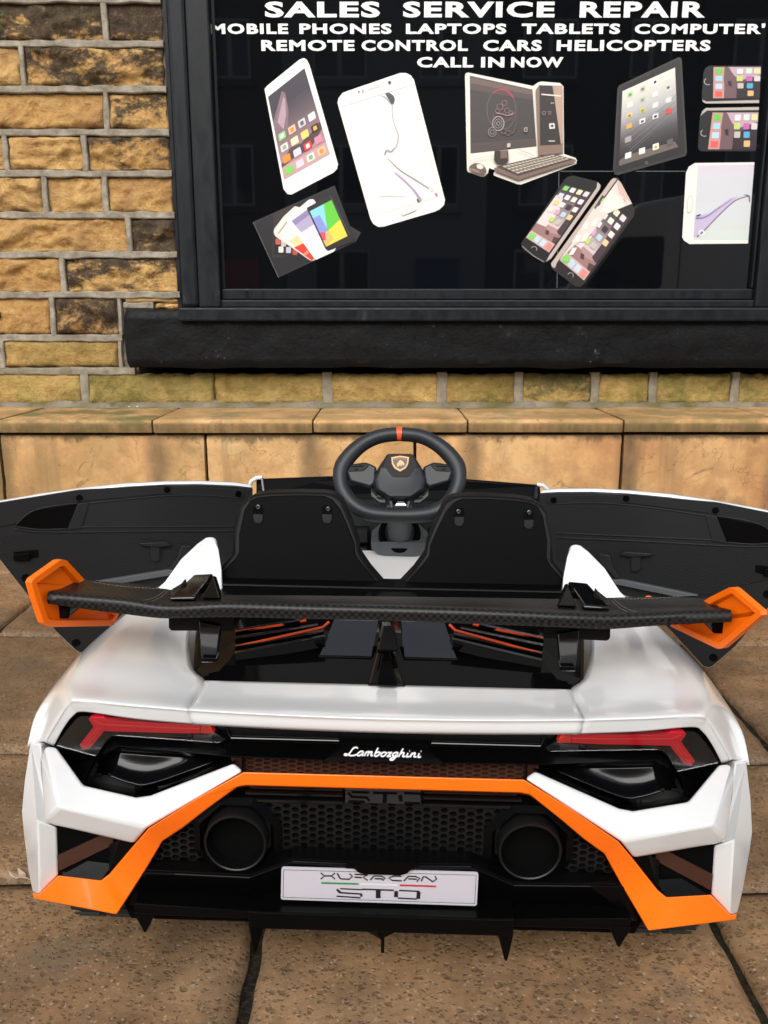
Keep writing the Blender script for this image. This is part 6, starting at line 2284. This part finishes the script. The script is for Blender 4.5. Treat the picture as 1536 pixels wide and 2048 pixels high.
for s in (0, 1):
    m_x = (lambda x: x) if s == 0 else (lambda x: 1532 - x)
    q = MB()
    q.prism([S(*zs(m_x(x), y), .006) for x, y in [(215, 530), (262, 458), (420, 436), (530, 486), (520, 650), (470, 700), (260, 640)]], -sw_n * .012, RUBBERY)
    sp_o = q.build('spoke', sw, smooth=True, bevel=.004)
    q = MB()
    q.prism([S(*zs(m_x(x), y), .0075) for x, y in rnd_poly([(240, 520), (280, 470), (430, 462), (452, 480), (395, 532), (250, 540)], 10)], -sw_n * .002, MATTE)
    q.prism([S(*zs(m_x(x), y), .009) for x, y in [(275, 488), (400, 476), (392, 488), (270, 496)]], -sw_n * .002, SATIN)
    q.prism([S(*zs(m_x(x), y), .009) for x, y in [(300, 506), (340, 504), (336, 524), (306, 526)]], -sw_n * .002, SATIN)
    q.build('button', sp_o, bevel=.0006)
    q = MB()
    q.prism([S(*zs(m_x(x), y), .0) for x, y in [(470, 690), (620, 800), (630, 850), (560, 850), (470, 780)]], -sw_n * .010, RUBBERY)
    q.prism([S(*zs(m_x(x), y), .002) for x, y in [(480, 700), (545, 770), (520, 780), (470, 720)]], -sw_n * .004, MATTE)
    q.prism([S(*zs(m_x(x), y), .002) for x, y in [(530, 780), (600, 800), (590, 822), (530, 802)]], -sw_n * .004, MATTE)
    q.prism([S(*zs(m_x(x), y), .004) for x, y in [(650, 830), (690, 820), (700, 900), (680, 930)]], -sw_n * .008, RUBBERY)
    q.build('lower_spoke', sp_o, bevel=.0015)
q = MB()
q.prism([S(*zs(x, y), .008) for x, y in [(735, 862), (815, 862), (838, 888), (718, 888)]], -sw_n * .002, PRINTWHITE)
q.prism([S(*zs(x, y), .008) for x, y in [(738, 844), (808, 846), (800, 856), (745, 854)]], -sw_n * .002, GREYPL)
q.build('lower_tag', sw)
# column and its housing
q = MB()
ca = S(799, 1010, -.01)
cb = C(799, 1078, .735)
q.tube([ca, cb], .022, GREYPL, 24)
col_ = q.build('steering_column', car, smooth=True)
q = MB()
q.lathe(cb + V3(0, -.012, .014), V3(0, -math.cos(R(35)), math.sin(R(35))), [(-.02, .040), (0, .040), (.006, .036), (.006, .028)], DEEP, 28)
yh = .70
hv = [C(u, v, y) for u, v, y in ((744, 1062, .745), (762, 1046, .76), (838, 1048, .76), (855, 1064, .745), (856, 1088, .715), (828, 1084, .700), (768, 1083, .700), (742, 1086, .715),
                                (852, 1100, .712), (826, 1120, .70), (768, 1119, .70), (743, 1098, .712))]
q.add(hv, [[0, 1, 2, 3, 4, 5, 6, 7], [7, 6, 10, 11], [6, 5, 9, 10], [5, 4, 8, 9]], GREYPL)
q.build('column_housing', col_, smooth=True, bevel=.002)
q = MB()
q.lathe(C(797, 1121, .698), (0, -1, 0), [(-.004, .005), (.002, .005), (.002, .0001)], DEEP, 12)
q.build('bolt', col_)

# ---- doors, swung wide open on their front hinges
d_p = V3(-.275, .845, .3)
d_d = V3(-.45, -.165, 0).normalized()
d_n = V3(d_d.y, -d_d.x, 0)
if d_n.y > 0:
    d_n = -d_n
def D(u, v, out=0.0):
    return CP(u, v, d_p, d_n) + d_n * out
door_out = [(505, 971), (470, 966), (400, 963), (330, 964), (250, 968), (165, 977), (80, 989), (0, 1003), (-26, 1010), (-30, 1082), (0, 1123), (40, 1172), (110, 1262), (150, 1302), (160, 1308), (172, 1306), (236, 1240), (300, 1180), (420, 1150), (470, 1140), (500, 1130), (508, 1050)]
tz = lambda x, y: (x / 3.072, 920 + y / 3.072)
def door(mirror):
    d = empty('door', parent=car)
    q = MB()
    q.prism([D(u, v, 0) for u, v in door_out], -d_n * .016, WHITE)
    q.build('outer_skin', d, mirror=mirror, smooth=True, bevel=.005, seg=3)
    inset = [(505, 975), (470, 971), (400, 968), (330, 968.5), (250, 973), (165, 982), (80, 994), (0, 1008), (-24, 1015), (-28, 1081), (1, 1120), (41, 1170), (111, 1260), (151, 1299), (160, 1304), (171, 1302), (235, 1237), (299, 1177), (420, 1147), (470, 1137), (498, 1127), (505, 1050)]
    q = MB()
    q.prism([D(u, v, .004) for u, v in inset], -d_n * .006, DOORBLACK)
    pn = q.build('inner_panel', d, mirror=mirror, smooth=True, bevel=.002)
    # raised border with the two window hollows left open
    q = MB()
    # lower carbon field
    q.prism([D(*tz(*p), .006) for p in [(0, 470), (430, 448), (1430, 450), (1430, 560), (1180, 640), (600, 735), (420, 740), (390, 700), (-60, 560)]], -d_n * .003, DOORCARBON)
    q.build('carbon_panel', d, mirror=mirror)
    q = MB()
    for pts in ([(92, 396), (130, 412), (260, 424), (410, 420)], [(500, 408), (900, 406), (1436, 404)], [(92, 420), (200, 436), (440, 440), (900, 434), (1432, 432)], [(100, 392), (190, 316), (300, 284), (480, 262)],
                [(550, 262), (900, 226), (1200, 212), (1486, 232)]):
        c3 = catmull([(a, b, 0) for a, b in pts], 5)
        q.tube([D(*tz(p.x, p.y), .005) for p in c3], .0016, DOORBLACK, 8)
    q.prism([D(*tz(*p), .007) for p in [(480, 264), (548, 258), (500, 415), (418, 424)]], -d_n * .004, DOORBLACK)
    q.prism([D(*tz(*p), .006) for p in [(-80, 270), (480, 180), (1000, 150), (1500, 180), (1500, 225), (1000, 206), (540, 246), (200, 300), (90, 390), (-80, 420)]], -d_n * .004, DOORBLACK)
    q.build('window_surround', d, mirror=mirror, smooth=True, bevel=.0012)
    q = MB()
    q.prism([D(*tz(*p), -.0005) for p in [(95, 398), (195, 312), (478, 266), (412, 418), (260, 422)]], -d_n * .001, DEEP)
    q.prism([D(*tz(*p), .0047) for p in [(95, 398), (195, 312), (478, 266), (412, 418), (260, 422)]], -d_n * .0004, SATIN)
    q.prism([D(*tz(*p), .0047) for p in [(548, 258), (900, 222), (1200, 210), (1484, 230), (1436, 402), (502, 404)]], -d_n * .0004, DOORBLACK)
    q.build('window_hollow', d, mirror=mirror)
    q = MB()
    q.prism([D(*tz(*p), .016) for p in [(570, 738), (1040, 662), (1110, 668), (1080, 690), (700, 752)]], -d_n * .014, GREYPL)
    q.prism([D(*tz(*p), .015) for p in [(850, 500), (1020, 494), (1052, 512), (980, 524), (880, 516)]], -d_n * .014, DOORBLACK)
    q.prism([D(*tz(*p), .012) for p in rnd_poly([(925, 520), (978, 520), (980, 600), (970, 614), (932, 612), (922, 590)], 10)], -d_n * .010, DOORBLACK)
    q.prism([D(*tz(*p), .014) for p in [(1110, 520), (1170, 516), (1176, 548), (1060, 668), (1034, 660), (1090, 590)]], -d_n * .012, DOORBLACK)
    q.build('armrest', d, mirror=mirror, smooth=True, bevel=.003)
    q = MB()
    q.prism([D(*tz(*p), .0075) for p in rnd_poly([(84, 560), (236, 545), (240, 590), (190, 600), (190, 612), (90, 616)], 8)], -d_n * .003, DEEP)
    q.prism([D(*tz(*p), .012) for p in rnd_poly([(86, 572), (184, 562), (188, 606), (88, 612)], 8)], -d_n * .008, SATIN)
    q.build('latch', d, mirror=mirror, bevel=.001)
    for (x, y) in ((488, 228), (1025, 178), (1462, 204)):
        q = MB()
        c_ = D(*tz(x, y), .0062)
        q.lathe(c_, d_n, [(-.001, .0062), (.0010, .0062), (.0012, .0050), (.0004, .0046), (.0004, .0032), (.0014, .0028), (.0014, .0001)], SATIN, 16)
        q.build('screw', d, mirror=mirror, smooth=True)
    for (x, y) in ((160, 722), (468, 1118)):
        q = MB()
        q.lathe(D(*tz(x, y), .0042), d_n, [(0, .0080), (.0008, .0076), (.0006, .0062), (.0002, .0001)], DEEP, 18)
        q.build('screw_hole', d, mirror=mirror, smooth=True)
for mi_ in (False, True):
    door(mi_)
q = MB()
q.lathe(C(1297, 1198, .62), (0, 0, 1), [(-.004, .008), (.002, .0075), (.005, .005), (.0062, .0001)], ORANGE, 18)
q.build('side_marker', car, smooth=True)
